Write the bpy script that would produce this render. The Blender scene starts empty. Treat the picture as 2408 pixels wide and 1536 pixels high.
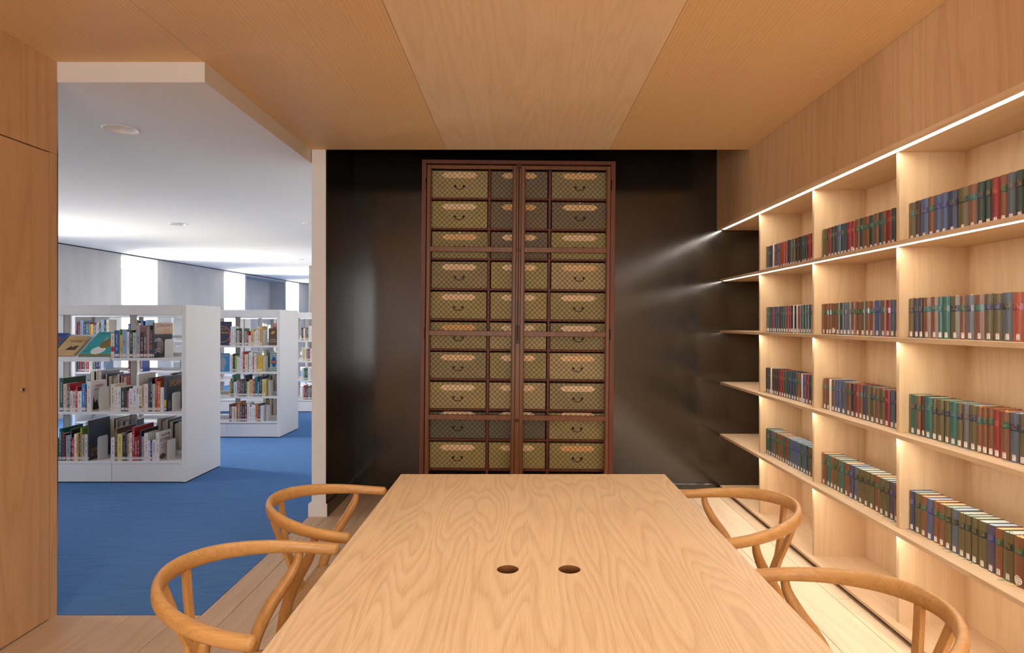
import bpy, bmesh, math, random
from mathutils import Vector, Matrix
random.seed(7)
S = bpy.context.scene
COL = S.collection
PI = math.pi

# ------------------------------------------------------------------ camera, world, exposure
F = 1400.0                      # focal length in pixels of the 2408 x 1536 frame
cam_d = bpy.data.cameras.new('camera')
cam_d.sensor_fit = 'HORIZONTAL'
cam_d.sensor_width = 36.0
cam_d.lens = F / 2408 * 36.0
cam_d.shift_x = -18 / 2408
cam_d.shift_y = -10 / 2408
cam_d.clip_start = 0.02
cam = bpy.data.objects.new('camera', cam_d)
COL.objects.link(cam)
cam.location = (0, 0, 1.4)
cam.rotation_euler = (PI / 2, 0, 0)
S.camera = cam

W = bpy.data.worlds.new('daylight_sky')
S.world = W
W.use_nodes = True
W.node_tree.nodes['Background'].inputs[0].default_value = (0.80, 0.90, 1.0, 1)
W.node_tree.nodes['Background'].inputs[1].default_value = 2.0

S.view_settings.view_transform = 'Standard'
S.view_settings.look = 'None'
S.view_settings.gamma = 1.0
S.view_settings.use_curve_mapping = False
S.view_settings.exposure = 0.0
S.cycles.max_bounces = 14
S.cycles.diffuse_bounces = 8
S.cycles.glossy_bounces = 5
S.cycles.transparent_max_bounces = 12
S.cycles.sample_clamp_indirect = 6.0

LED_STRENGTH = 32.0
LED_COLOR = (1.0, 0.945, 0.865)
REAR_FILL_COLOR = (1.0, 0.975, 0.93)
WINDOW_POWER = 215.0
REAR_FILL_POWER = 150.0
FILL_POWER = 4.8
FILL_COLOR = (1.0, 0.98, 0.935)


def lin(c):
    r = []
    for v in c[:3]:
        v /= 255.0
        r.append(v / 12.92 if v <= 0.04045 else ((v + 0.055) / 1.055) ** 2.4)
    return (r[0], r[1], r[2], 1.0)


# ------------------------------------------------------------------ material helpers
class NT:
    def __init__(self, name):
        self.m = bpy.data.materials.new(name)
        self.m.use_nodes = True
        self.t = self.m.node_tree
        self.b = self.t.nodes['Principled BSDF']

    def n(self, typ, **kw):
        nd = self.t.nodes.new(typ)
        for k, v in kw.items():
            setattr(nd, k, v)
        return nd

    def l(self, a, b):
        self.t.links.new(a, b)

    def math(self, op, a, b=None, c=None, clamp=False):
        nd = self.n('ShaderNodeMath', operation=op)
        nd.use_clamp = clamp
        for i, v in enumerate((a, b, c)):
            if v is None:
                continue
            if isinstance(v, (int, float)):
                nd.inputs[i].default_value = v
            else:
                self.l(v, nd.inputs[i])
        return nd.outputs[0]

    def mix(self, fac, a, b):
        nd = self.n('ShaderNodeMix', data_type='RGBA')
        for i, v in ((0, fac), (6, a), (7, b)):
            if isinstance(v, (int, float)):
                nd.inputs[i].default_value = v
            elif isinstance(v, tuple):
                nd.inputs[i].default_value = v
            else:
                self.l(v, nd.inputs[i])
        return nd.outputs[2]

    def noise(self, vec, scale, detail=2.0, rough=0.5, dist=0.0):
        nd = self.n('ShaderNodeTexNoise')
        nd.inputs['Scale'].default_value = scale
        nd.inputs['Detail'].default_value = detail
        nd.inputs['Roughness'].default_value = rough
        nd.inputs['Distortion'].default_value = dist
        if vec is not None:
            self.l(vec, nd.inputs['Vector'])
        return nd.outputs['Fac']

    def ramp(self, fac, stops):
        nd = self.n('ShaderNodeValToRGB')
        cr = nd.color_ramp
        while len(cr.elements) < len(stops):
            cr.elements.new(0.5)
        for e, (p, c) in zip(cr.elements, stops):
            e.position = p
            e.color = c if isinstance(c, tuple) else (c, c, c, 1)
        self.l(fac, nd.inputs[0])
        return nd.outputs[0]

    def scaled(self, vec, s):
        nd = self.n('ShaderNodeMapping')
        nd.inputs['Scale'].default_value = s
        self.l(vec, nd.inputs['Vector'])
        return nd.outputs[0]

    def bump(self, h, strength, dist=0.001):
        nd = self.n('ShaderNodeBump')
        nd.inputs['Strength'].default_value = strength
        nd.inputs['Distance'].default_value = dist
        self.l(h, nd.inputs['Height'])
        self.l(nd.outputs[0], self.b.inputs['Normal'])


def plain(name, rgb, rough=0.5, metal=0.0, spec=0.5, coat=0.0, noise=0.0, nscale=40.0, bump=0.0, bscale=200.0):
    k = NT(name)
    k.b.inputs['Base Color'].default_value = lin(rgb)
    k.b.inputs['Roughness'].default_value = rough
    k.b.inputs['Metallic'].default_value = metal
    k.b.inputs['Specular IOR Level'].default_value = spec
    k.b.inputs['Coat Weight'].default_value = coat
    k.b.inputs['Coat Roughness'].default_value = 0.12
    tc = k.n('ShaderNodeTexCoord')
    if noise:
        f = k.noise(tc.outputs['Object'], nscale, 3.0)
        c = lin(rgb)
        d = tuple(max(0, v * (1 - noise)) for v in c[:3]) + (1,)
        u = tuple(min(1, v * (1 + noise)) for v in c[:3]) + (1,)
        k.l(k.mix(f, d, u), k.b.inputs['Base Color'])
    if bump:
        k.bump(k.noise(tc.outputs['Object'], bscale, 2.0), bump)
    return k.m


def oak(name, light, dark, axis='Z', ring_scale=5.0, ring_k=9.0, ring=0.5, pore=0.3, tone=0.5, rough=0.5, stretch=0.10, leaf=None, straight=0.0, spec=0.4, off=1.0, det=2.5, dist=0.25):
    k = NT(name)
    tc = k.n('ShaderNodeTexCoord')
    info = k.n('ShaderNodeObjectInfo')
    cmb = k.n('ShaderNodeCombineXYZ')
    for i, v in enumerate((37.0, 91.0, 53.0)):
        k.l(k.math('MULTIPLY', info.outputs['Random'], v * off), cmb.inputs[i])
    add = k.n('ShaderNodeVectorMath', operation='ADD')
    vec = tc.outputs['Object']
    if leaf:
        sep = k.n('ShaderNodeSeparateXYZ')
        k.l(vec, sep.inputs[0])
        cm2 = k.n('ShaderNodeCombineXYZ')
        ax = 'XYZ'.index(leaf[0])
        for i in range(3):
            if i == ax:
                sh = k.math('ADD', sep.outputs[i], leaf[2])
                pp = k.math('PINGPONG', sh, leaf[1])
                # every second pair of leaves comes from another place of the log
                idx = k.math('FLOOR', k.math('DIVIDE', sh, leaf[1] * 2))
                k.l(k.math('ADD', pp, k.math('MULTIPLY', idx, 3.17)), cm2.inputs[i])
            else:
                k.l(sep.outputs[i], cm2.inputs[i])
        vec = cm2.outputs[0]
    k.l(vec, add.inputs[0])
    k.l(cmb.outputs[0], add.inputs[1])
    P = add.outputs[0]
    g = 'XYZ'.index(axis)
    s1 = [1.0, 1.0, 1.0]
    s1[g] = stretch
    s2 = [1.0, 1.0, 1.0]
    s2[g] = 0.025
    n1 = k.noise(k.scaled(P, s1), ring_scale, det, 0.42, dist)
    v = k.math('MULTIPLY', n1, ring_k)
    if straight:
        sp = k.n('ShaderNodeSeparateXYZ')
        k.l(P, sp.inputs[0])
        cross = None
        for i in range(3):
            if i != g:
                cross = sp.outputs[i] if cross is None else k.math('ADD', cross, sp.outputs[i])
        v = k.math('ADD', v, k.math('MULTIPLY', cross, straight))
    fr = k.math('FRACT', v)
    rings = k.ramp(fr, [(0.0, 0.85), (0.28, 0.35), (0.7, 0.0), (0.9, 0.30), (1.0, 0.85)])
    pores = k.ramp(k.noise(k.scaled(P, s2), 330.0, 2.0, 0.6), [(0.42, 0.0), (0.72, 1.0)])
    tn = k.noise(k.scaled(P, s1), 2.2, 3.0, 0.55)
    fac = k.math('ADD', k.math('MULTIPLY', rings, ring), k.math('MULTIPLY', pores, pore))
    fac = k.math('ADD', fac, k.math('MULTIPLY', k.math('SUBTRACT', tn, 0.5), tone), clamp=True)
    k.l(k.mix(fac, lin(light), lin(dark)), k.b.inputs['Base Color'])
    k.b.inputs['Roughness'].default_value = rough
    k.b.inputs['Specular IOR Level'].default_value = spec
    k.bump(pores, 0.06, 0.0006)
    return k.m


def emit(name, rgb, strength):
    k = NT(name)
    k.b.inputs['Base Color'].default_value = (0.8, 0.8, 0.8, 1)
    k.b.inputs['Emission Color'].default_value = tuple(rgb) + (1,)
    k.b.inputs['Emission Strength'].default_value = strength
    return k.m


# ------------------------------------------------------------------ mesh helpers
def link(o, parent=None):
    COL.objects.link(o)
    if parent is not None:
        o.parent = parent
    return o


def mobj(name, verts, faces, mat, parent=None, smooth=False, loc=None):
    me = bpy.data.meshes.new(name)
    me.from_pydata(verts, [], faces)
    me.update()
    if mat is not None:
        me.materials.append(mat)
    if smooth:
        for p in me.polygons:
            p.use_smooth = True
    o = bpy.data.objects.new(name, me)
    if loc:
        o.location = loc
    return link(o, parent)


def bmobj(name, bm, mat, parent=None, smooth=False, loc=None):
    me = bpy.data.meshes.new(name)
    bm.to_mesh(me)
    bm.free()
    if mat is not None:
        me.materials.append(mat)
    if smooth:
        for p in me.polygons:
            p.use_smooth = True
    o = bpy.data.objects.new(name, me)
    if loc:
        o.location = loc
    return link(o, parent)


def bm_box(bm, x0, x1, y0, y1, z0, z1):
    vs = [bm.verts.new(p) for p in ((x0, y0, z0), (x1, y0, z0), (x1, y1, z0), (x0, y1, z0), (x0, y0, z1), (x1, y0, z1), (x1, y1, z1), (x0, y1, z1))]
    for f in ((3, 2, 1, 0), (4, 5, 6, 7), (0, 1, 5, 4), (1, 2, 6, 5), (2, 3, 7, 6), (3, 0, 4, 7)):
        bm.faces.new([vs[i] for i in f])
    return vs


def box(name, x0, x1, y0, y1, z0, z1, mat, parent=None, bevel=0.0, seg=1, loc=None):
    bm = bmesh.new()
    bm_box(bm, min(x0, x1), max(x0, x1), min(y0, y1), max(y0, y1), min(z0, z1), max(z0, z1))
    if bevel:
        bmesh.ops.bevel(bm, geom=bm.edges[:], offset=bevel, segments=seg, affect='EDGES', profile=0.5)
    return bmobj(name, bm, mat, parent, loc=loc)


def empty(name, loc=(0, 0, 0), rotz=0.0, parent=None):
    o = bpy.data.objects.new(name, None)
    o.location = loc
    o.rotation_euler = (0, 0, rotz)
    o.empty_display_size = 0.05
    return link(o, parent)


def tag(o, label, cat, group=None, kind=None):
    o['label'] = label
    o['category'] = cat
    if group:
        o['group'] = group
    if kind:
        o['kind'] = kind
    return o


def structure(o, label=None):
    o['kind'] = 'structure'
    if label:
        o['label'] = label
    return o


def sweep(name, pts, radii, mat, parent, seg=14, up=(0, 0, 1), cap=True, power=2.0, round_ends=(False, False)):
    """Tube along pts; radii: (side, up) half-axes at each point, superellipse section."""
    pts = [Vector(p) for p in pts]
    up = Vector(up)
    if round_ends[0] or round_ends[1]:
        npts, nr = [], []
        for i, (p, r) in enumerate(zip(pts, radii)):
            if i == 0 and round_ends[0]:
                d = (pts[0] - pts[1]).normalized()
                m = min(r)
                for a in (0.05, 0.35, 0.65, 0.88):
                    q = math.sqrt(max(0.0, 1 - (1 - a) ** 2))
                    npts.append(p + d * (m * (1 - a) * 0.8))
                    nr.append((r[0] * q, r[1] * q))
            npts.append(p)
            nr.append(r)
            if i == len(pts) - 1 and round_ends[1]:
                d = (pts[-1] - pts[-2]).normalized()
                m = min(r)
                for a in (0.88, 0.65, 0.35, 0.05):
                    q = math.sqrt(max(0.0, 1 - (1 - a) ** 2))
                    npts.append(p + d * (m * (1 - a) * 0.8))
                    nr.append((r[0] * q, r[1] * q))
        pts, radii = npts, nr
    vs, fs = [], []
    n = len(pts)
    for i in range(n):
        a = pts[max(0, i - 1)]
        b = pts[min(n - 1, i + 1)]
        t = (b - a).normalized()
        side = t.cross(up)
        if side.length < 1e-4:
            side = t.cross(Vector((1, 0, 0)))
        side.normalize()
        u = side.cross(t).normalized()
        ra, rb = radii[i]
        for j in range(seg):
            th = 2 * PI * j / seg
            c, s = math.cos(th), math.sin(th)
            e = 2.0 / power
            cx = math.copysign(abs(c) ** e, c)
            sx = math.copysign(abs(s) ** e, s)
            p = pts[i] + side * (ra * cx) + u * (rb * sx)
            vs.append(tuple(p))
    for i in range(n - 1):
        for j in range(seg):
            k2 = (j + 1) % seg
            fs.append((i * seg + j, i * seg + k2, (i + 1) * seg + k2, (i + 1) * seg + j))
    if cap:
        fs.append(tuple(range(seg - 1, -1, -1)))
        fs.append(tuple((n - 1) * seg + j for j in range(seg)))
    o = mobj(name, vs, fs, mat, parent, smooth=True)
    bm = bmesh.new()
    bm.from_mesh(o.data)
    bmesh.ops.recalc_face_normals(bm, faces=bm.faces[:])
    bm.to_mesh(o.data)
    bm.free()
    return o


def catmull(pts, per=6):
    P = [Vector(p) for p in pts]
    out = []
    for i in range(len(P) - 1):
        p0 = P[max(0, i - 1)]
        p1, p2 = P[i], P[i + 1]
        p3 = P[min(len(P) - 1, i + 2)]
        for j in range(per):
            t = j / per
            out.append(0.5 * ((2 * p1) + (-p0 + p2) * t + (2 * p0 - 5 * p1 + 4 * p2 - p3) * t * t + (-p0 + 3 * p1 - 3 * p2 + p3) * t ** 3))
    out.append(P[-1])
    return out


def cyl(name, cx, cy, cz, r, h, mat, parent=None, axis='Z', seg=24, smooth=True, bevel=0.0):
    bm = bmesh.new()
    bmesh.ops.create_cone(bm, cap_ends=True, segments=seg, radius1=r, radius2=r, depth=h)
    if bevel:
        eds = [e for e in bm.edges if len(e.link_faces) == 2 and any(len(f.verts) > 4 for f in e.link_faces)]
        bmesh.ops.bevel(bm, geom=eds, offset=bevel, segments=2, affect='EDGES')
    if axis == 'X':
        bmesh.ops.rotate(bm, verts=bm.verts, matrix=Matrix.Rotation(PI / 2, 3, 'Y'))
    elif axis == 'Y':
        bmesh.ops.rotate(bm, verts=bm.verts, matrix=Matrix.Rotation(PI / 2, 3, 'X'))
    bmesh.ops.translate(bm, verts=bm.verts, vec=(cx, cy, cz))
    o = bmobj(name, bm, mat, parent)
    if smooth:
        for p in o.data.polygons:
            p.use_smooth = len(p.vertices) <= 4
    return o


def ring(name, cx, cy, cz, r_in, r_out, z_drop, mat, parent=None, seg=40):
    """Flat trim ring facing down, a little proud of the ceiling."""
    vs, fs = [], []
    prof = [(r_in, 0.004), (r_in, -z_drop), ((r_in + r_out) / 2, -z_drop * 1.2), (r_out, -z_drop * 0.4), (r_out, 0.0)]
    for i in range(seg):
        a = 2 * PI * i / seg
        for r, z in prof:
            vs.append((cx + r * math.cos(a), cy + r * math.sin(a), cz + z))
    m = len(prof)
    for i in range(seg):
        j = (i + 1) % seg
        for q in range(m - 1):
            fs.append((i * m + q, j * m + q, j * m + q + 1, i * m + q + 1))
    return mobj(name, vs, fs, mat, parent, smooth=True)


def lettering(name, body, size, mat, parent, loc, rot, align='CENTER', sx=1.0):
    cu = bpy.data.curves.new(name, 'FONT')
    cu.body = body
    cu.size = size
    cu.align_x = align
    cu.align_y = 'CENTER'
    cu.extrude = 0.0002
    cu.resolution_u = 2
    cu.materials.append(mat)
    tmp = bpy.data.objects.new(name, cu)
    COL.objects.link(tmp)
    dg = bpy.context.evaluated_depsgraph_get()
    me = bpy.data.meshes.new_from_object(tmp.evaluated_get(dg))
    bpy.data.objects.remove(tmp, do_unlink=True)
    bpy.data.curves.remove(cu)
    o = bpy.data.objects.new(name, me)
    o.location = loc
    o.rotation_euler = rot
    o.scale = (sx, 1, 1)
    return link(o, parent)


ORD = ['first', 'second', 'third', 'fourth', 'fifth', 'sixth', 'seventh', 'eighth', 'ninth', 'tenth', 'eleventh', 'twelfth', 'thirteenth', 'fourteenth', 'fifteenth',
       'sixteenth', 'seventeenth', 'eighteenth', 'nineteenth', 'twentieth', 'twenty-first', 'twenty-second', 'twenty-third', 'twenty-fourth']

# ------------------------------------------------------------------ materials
M = {}
M['oak_shelf'] = oak('oak_shelf_veneer', (216, 186, 146), (182, 148, 108), 'Z', 6.0, 7.0, 0.34, 0.26, 0.35, 0.52, 0.09)
M['oak_board'] = oak('oak_shelf_board', (216, 186, 148), (184, 150, 112), 'Y', 8.0, 6.0, 0.30, 0.28, 0.3, 0.5, 0.07)
M['oak_ceiling'] = oak('oak_ceiling_straight', (226, 192, 142), (198, 158, 108), 'Y', 9.0, 3.0, 0.42, 0.30, 0.25, 0.55, 0.03, straight=55.0)
M['oak_ceiling_crown'] = oak('oak_ceiling_crown_cut', (232, 206, 170), (206, 176, 138), 'Y', 4.5, 14.0, 0.32, 0.34, 0.35, 0.55, 0.06, leaf=('X', 0.295, 0.53))
M['oak_wall'] = oak('oak_wall_panel', (202, 164, 120), (168, 128, 88), 'Z', 5.0, 8.0, 0.38, 0.26, 0.3, 0.55, 0.07)
M['oak_table'] = oak('oak_table_veneer', (218, 186, 144), (176, 138, 96), 'Y', 4.6, 33.0, 0.46, 0.30, 0.35, 0.42, 0.15, leaf=('X', 0.185, 0.031), off=0.31, det=1.6, dist=0.12)
M['oak_floor'] = oak('oak_floor_plank', (204, 178, 146), (168, 138, 108), 'Y', 6.0, 7.0, 0.36, 0.24, 0.5, 0.45, 0.08)
M['oak_chair'] = oak('oiled_oak_chair', (196, 148, 88), (150, 104, 54), 'X', 18.0, 6.0, 0.35, 0.35, 0.4, 0.38, 0.12)
M['oak_chair_leg'] = oak('oiled_oak_leg', (190, 140, 80), (142, 96, 48), 'Z', 18.0, 6.0, 0.35, 0.35, 0.4, 0.38, 0.12)
M['oak_edge_dark'] = oak('oak_dark_edge', (150, 108, 66), (110, 74, 42), 'Y', 8.0, 6.0, 0.3, 0.3, 0.3, 0.5, 0.07)
M['dark_gap'] = plain('shadow_gap_black', (14, 11, 9), 0.8, noise=0.2)
M['white_paint'] = plain('white_paint', (222, 220, 216), 0.7, noise=0.02, nscale=3.0)
M['white_ceiling'] = plain('white_ceiling_paint', (214, 212, 208), 0.85, noise=0.015, nscale=2.0)
M['white_reveal'] = plain('white_reveal_plaster', (236, 236, 234), 0.8, noise=0.02, nscale=6.0)
M['white_metal'] = plain('white_powder_coat', (226, 226, 226), 0.45, noise=0.015, nscale=30.0)
M['grey_metal'] = plain('grey_upright_metal', (176, 170, 164), 0.5, noise=0.03)
M['black_steel'] = plain('black_slot_steel', (28, 28, 30), 0.6, noise=0.1)
M['chrome'] = plain('chrome', (215, 215, 220), 0.18, metal=1.0, noise=0.02)
M['brown_metal'] = plain('dark_bronze', (58, 42, 30), 0.45, metal=0.6, noise=0.1)
M['wire'] = plain('rusty_wire', (50, 32, 26), 0.55, metal=0.3, noise=0.15, nscale=90.0)

k = NT('grey_plaster')
tc = k.n('ShaderNodeTexCoord')
f1 = k.noise(k.scaled(tc.outputs['Object'], (1, 1, 0.35)), 3.0, 5.0, 0.6)
k.l(k.mix(f1, lin((150, 149, 147)), lin((182, 181, 180))), k.b.inputs['Base Color'])
k.b.inputs['Roughness'].default_value = 0.85
k.bump(k.noise(tc.outputs['Object'], 60.0, 4.0), 0.1)
M['grey_plaster'] = k.m

k = NT('concrete')
tc = k.n('ShaderNodeTexCoord')
f1 = k.noise(tc.outputs['Object'], 9.0, 6.0, 0.65)
k.l(k.mix(f1, lin((118, 114, 106)), lin((170, 166, 156))), k.b.inputs['Base Color'])
k.b.inputs['Roughness'].default_value = 0.85
k.bump(k.noise(tc.outputs['Object'], 40.0, 5.0), 0.25)
M['concrete'] = k.m

k = NT('black_lacquer_wall')
tc = k.n('ShaderNodeTexCoord')
f1 = k.noise(tc.outputs['Object'], 2.0, 3.0)
k.l(k.mix(f1, lin((26, 21, 15)), lin((34, 28, 21))), k.b.inputs['Base Color'])
f2 = k.noise(tc.outputs['Object'], 5.0, 4.0)
k.l(k.math('ADD', k.math('MULTIPLY', f2, 0.06), 0.12), k.b.inputs['Roughness'])
k.b.inputs['Specular IOR Level'].default_value = 0.95
k.bump(k.noise(tc.outputs['Object'], 28.0, 5.0, 0.65), 0.07, 0.004)
M['black_wall'] = k.m

k = NT('blue_carpet')
tc = k.n('ShaderNodeTexCoord')
f1 = k.noise(tc.outputs['Object'], 1.3, 4.0, 0.6, 0.4)
f2 = k.noise(tc.outputs['Object'], 420.0, 2.0)
fac = k.math('ADD', k.math('MULTIPLY', f1, 0.55), k.math('MULTIPLY', f2, 0.45))
k.l(k.mix(fac, lin((10, 86, 166)), lin((44, 124, 202))), k.b.inputs['Base Color'])
k.b.inputs['Roughness'].default_value = 0.95
k.b.inputs['Specular IOR Level'].default_value = 0.1
k.b.inputs['Sheen Weight'].default_value = 0.55
k.b.inputs['Sheen Tint'].default_value = (0.55, 0.75, 1.0, 1)
k.b.inputs['Sheen Roughness'].default_value = 0.35
f3 = k.noise(k.scaled(tc.outputs['Object'], (0.35, 1.0, 1.0)), 9.0, 6.0, 0.65, 0.8)
k.bump(k.math('ADD', k.math('MULTIPLY', f3, 0.8), k.math('MULTIPLY', f2, 0.2)), 0.8, 0.03)
M['carpet'] = k.m

M['led'] = emit('warm_led_diffuser', LED_COLOR, LED_STRENGTH)

k = NT('window_glass')
k.t.nodes.remove(k.b)
tr = k.n('ShaderNodeBsdfTransparent')
gl = k.n('ShaderNodeBsdfGlossy')
gl.inputs['Roughness'].default_value = 0.02
mx = k.n('ShaderNodeMixShader')
lw = k.n('ShaderNodeLayerWeight')
lw.inputs[0].default_value = 0.25
k.l(k.math('MULTIPLY', lw.outputs['Fresnel'], 0.6), mx.inputs[0])
k.l(tr.outputs[0], mx.inputs[1])
k.l(gl.outputs[0], mx.inputs[2])
k.l(mx.outputs[0], k.t.nodes['Material Output'].inputs['Surface'])
M['glass'] = k.m

# ================================================================== ROOM
Y_BACK, Z_CEIL, Y_CEIL = 5.0, 2.644, 4.29
X_L, X_FAS = -2.21, 1.655
Y_OPEN, X_OPEN, Z_LIB = 2.845, -1.505, 2.547
Y_REAR = -3.5

# --- floor: oak planks along the room, a carpet in the library
floor = structure(empty('floor'), 'pale oak plank floor of the reading room')
box('subfloor', -2.35, 2.1, Y_REAR, 5.02, -0.06, -0.012, M['dark_gap'], floor)
PW = 0.23
plank_mesh = {}


def plank(x0, x1, y0, y1):
    key = (round(x1 - x0, 3), round(y1 - y0, 3))
    if key not in plank_mesh:
        bm = bmesh.new()
        g = 0.0009
        bm_box(bm, g, key[0] - g, g, key[1] - g, -0.012, 0.0)
        bmesh.ops.bevel(bm, geom=[e for e in bm.edges if all(v.co.z > -0.001 for v in e.verts)], offset=0.0012, segments=1, affect='EDGES')
        me = bpy.data.meshes.new('plank')
        bm.to_mesh(me)
        bm.free()
        me.materials.append(M['oak_floor'])
        plank_mesh[key] = me
    o = bpy.data.objects.new('plank', plank_mesh[key])
    o.location = (x0, y0, 0)
    link(o, floor)


xs = [-2.33]
x = -1.391 - 4 * PW
while x < 1.70:
    if x > -2.33:
        xs.append(x)
    x += PW
xs.append(1.70)
for i in range(len(xs) - 1):
    a, b = xs[i], xs[i + 1]
    y_end = 5.0
    segs = []
    if b <= -1.38:          # beside and in front of the carpet
        if a < X_OPEN - 0.02 and b > X_OPEN + 0.02:
            plank(a, -1.5225, Y_REAR, Y_OPEN)
            plank(-1.5225, b, Y_REAR, 2.1)
            plank(-1.5225, b, 2.1, 4.29)
            continue
        y_end = Y_OPEN
    y = Y_REAR - (0.7 * (i * 0.618 % 1))
    while y < y_end:
        L = 1.9 if (i % 2) else 2.2
        if y + L > Y_REAR + 0.1:
            plank(a, b, max(y, Y_REAR), min(y + L, y_end))
        y += L

carpet = box('floor_carpet', -7.6, X_OPEN - 0.0175, Y_OPEN, 19.0, -0.03, 0.002, M['carpet'])
structure(carpet, 'blue wrinkled carpet of the library hall')
c2 = box('floor_hall', X_OPEN - 0.0175, -1.3, 4.29, 19.0, -0.04, -0.012, M['carpet'])
structure(c2)

# --- oak ceiling in veneer panels
ceil = structure(empty('ceiling'), 'oak veneer ceiling in wide panels')
G = 0.0012
for (x0, x1, y1, mt) in ((X_L, X_OPEN, Y_OPEN, 'oak_ceiling'), (X_OPEN, -0.531, Y_CEIL, 'oak_ceiling'), (-0.531, 0.648, Y_CEIL, 'oak_ceiling_crown'), (0.648, X_FAS, Y_CEIL, 'oak_ceiling')):
    box('panel', x0 + G, x1 - G, Y_REAR, y1, Z_CEIL, Z_CEIL + 0.02, M[mt], ceil)
box('ceiling_core', X_L, X_FAS, Y_REAR, Y_OPEN - 0.01, Z_CEIL + 0.02, Z_CEIL + 0.1, M['dark_gap'], ceil)
box('ceiling_core', X_OPEN + 0.01, X_FAS, Y_OPEN - 0.01, Y_CEIL - 0.002, Z_CEIL + 0.02, 3.32, M['dark_gap'], ceil)

# --- library ceiling slab with its white edge
lc = box('ceiling_library', -7.6, X_OPEN, Y_OPEN, 19.0, Z_LIB, 2.80, M['white_ceiling'])
structure(lc, 'white painted ceiling of the library hall')
lc2 = box('ceiling_hall', X_OPEN, -1.3, 5.1, 19.0, Z_LIB, 2.80, M['white_ceiling'])
structure(lc2)

# --- black back wall and stub wall
bw = box('wall_back', -1.39, 2.06, Y_BACK, Y_BACK + 0.1, -0.02, 3.3, M['black_wall'])
structure(bw, 'glossy black lacquered back wall')
sw = structure(empty('wall_stub'), 'short partition, white end and black inner face')
box('white_end', -1.4985, -1.397, Y_CEIL, 5.1, 0, 3.3, M['white_paint'], sw)
box('black_face', -1.397, -1.39, Y_CEIL + 0.0015, 5.0, 0, 3.3, M['black_wall'], sw)
structure(box('ceiling_niche', -1.39, 2.06, Y_CEIL, 5.1, 3.3, 3.36, M['dark_gap']))
bb = structure(empty('baseboard_stub'), 'white and black baseboard around the partition end')
box('white_skirting', -1.5205, -1.386, Y_CEIL - 0.012, Y_CEIL, 0, 0.093, M['white_paint'], bb, bevel=0.002)
box('white_skirting', -1.5205, -1.4985, Y_CEIL, 5.1, 0, 0.093, M['white_paint'], bb)
box('black_skirting', -1.39, -1.378, Y_CEIL - 0.0005, 4.985, 0, 0.096, M['black_wall'], bb, bevel=0.002)
structure(box('baseboard_back', -1.378, 1.66, 4.986, Y_BACK, 0, 0.046, M['black_wall'], bevel=0.002))

# --- left oak wall with flush door
wl = structure(empty('wall_left'), 'oak panelled side wall')
box('upper_panel', X_L - 0.10, X_L, Y_REAR, Y_OPEN - 0.002, 2.2025, Z_CEIL, M['oak_wall'], wl)
box('jamb_panel', X_L - 0.10, X_L, 2.8015, Y_OPEN - 0.002, 0, 2.2005, M['oak_wall'], wl)
box('side_panel', X_L - 0.10, X_L, Y_REAR, 1.842, 0, 2.1985, M['oak_wall'], wl)
box('wall_core', X_L - 0.12, X_L - 0.10, Y_REAR, Y_OPEN - 0.002, 0, 2.8, M['dark_gap'], wl)
structure(box('trim_1', X_L - 0.12, X_L + 0.0015, Y_OPEN - 0.002, Y_OPEN + 0.004, 0, Z_LIB, M['chrome']), 'polished metal edge strip at the end of the oak wall')
dr = structure(empty('door_1'), 'flush oak door with a small lock')
box('door_leaf', X_L - 0.045, X_L - 0.0008, 1.846, 2.798, 0.008, 2.1965, M['oak_wall'], dr)
lk = cyl('lock', X_L + 0.001, 2.647, 1.10, 0.011, 0.006, M['chrome'], dr, axis='X', bevel=0.001)
cyl('keyhole', X_L + 0.0045, 2.647, 1.10, 0.004, 0.002, M['black_steel'], lk, axis='X', seg=12)

# --- wall behind the camera and outside faces
wre = structure(empty('wall_rear'), 'oak wall around the added rear window')
RX0, RX1, RZ0, RZ1 = -1.60, 0.95, 0.35, 2.50
box('side_panel', -2.35, RX0, Y_REAR - 0.2, Y_REAR, 0, 2.8, M['oak_wall'], wre)
box('side_panel', RX1, 2.06, Y_REAR - 0.2, Y_REAR, 0, 2.8, M['oak_wall'], wre)
box('sill_panel', RX0, RX1, Y_REAR - 0.2, Y_REAR, 0, RZ0, M['oak_wall'], wre)
box('head_panel', RX0, RX1, Y_REAR - 0.2, Y_REAR, RZ1, 2.8, M['oak_wall'], wre)
w = structure(empty('window_6', (0, Y_REAR - 0.12, 0)), 'added wide window behind the camera for fill light')  # unseen window, added so that fill light comes from behind the camera
nb = 4
for i in range(nb + 1):
    x = RX0 + (RX1 - RX0) * i / nb
    xx0, xx1 = max(RX0, x - 0.025), min(RX1, x + 0.025)
    box('mullion', xx0, xx1, 0, 0.06, RZ0, RZ1, M['white_paint'], w)
for i in range(nb):
    xx0, xx1 = RX0 + (RX1 - RX0) * i / nb + 0.025, RX0 + (RX1 - RX0) * (i + 1) / nb - 0.025
    for z0, z1 in ((RZ0, RZ0 + 0.05), (RZ1 - 0.05, RZ1)):
        box('window_rail', xx0, xx1, 0, 0.06, z0, z1, M['white_paint'], w)
    box('pane', xx0, xx1, 0.027, 0.033, RZ0 + 0.05, RZ1 - 0.05, M['glass'], w)
ld = bpy.data.lights.new('rear_fill_light', 'AREA')  # added fill light for the table, ceiling and cabinet front
ld.shape = 'RECTANGLE'
ld.size, ld.size_y = RX1 - RX0, RZ1 - RZ0
ld.energy = REAR_FILL_POWER
ld.color = REAR_FILL_COLOR
lo = bpy.data.objects.new('rear_fill_light', ld)
lo.location = ((RX0 + RX1) / 2, Y_REAR - 0.24, (RZ0 + RZ1) / 2)
lo.rotation_euler = (PI / 2, 0, 0)
link(lo)
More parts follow.
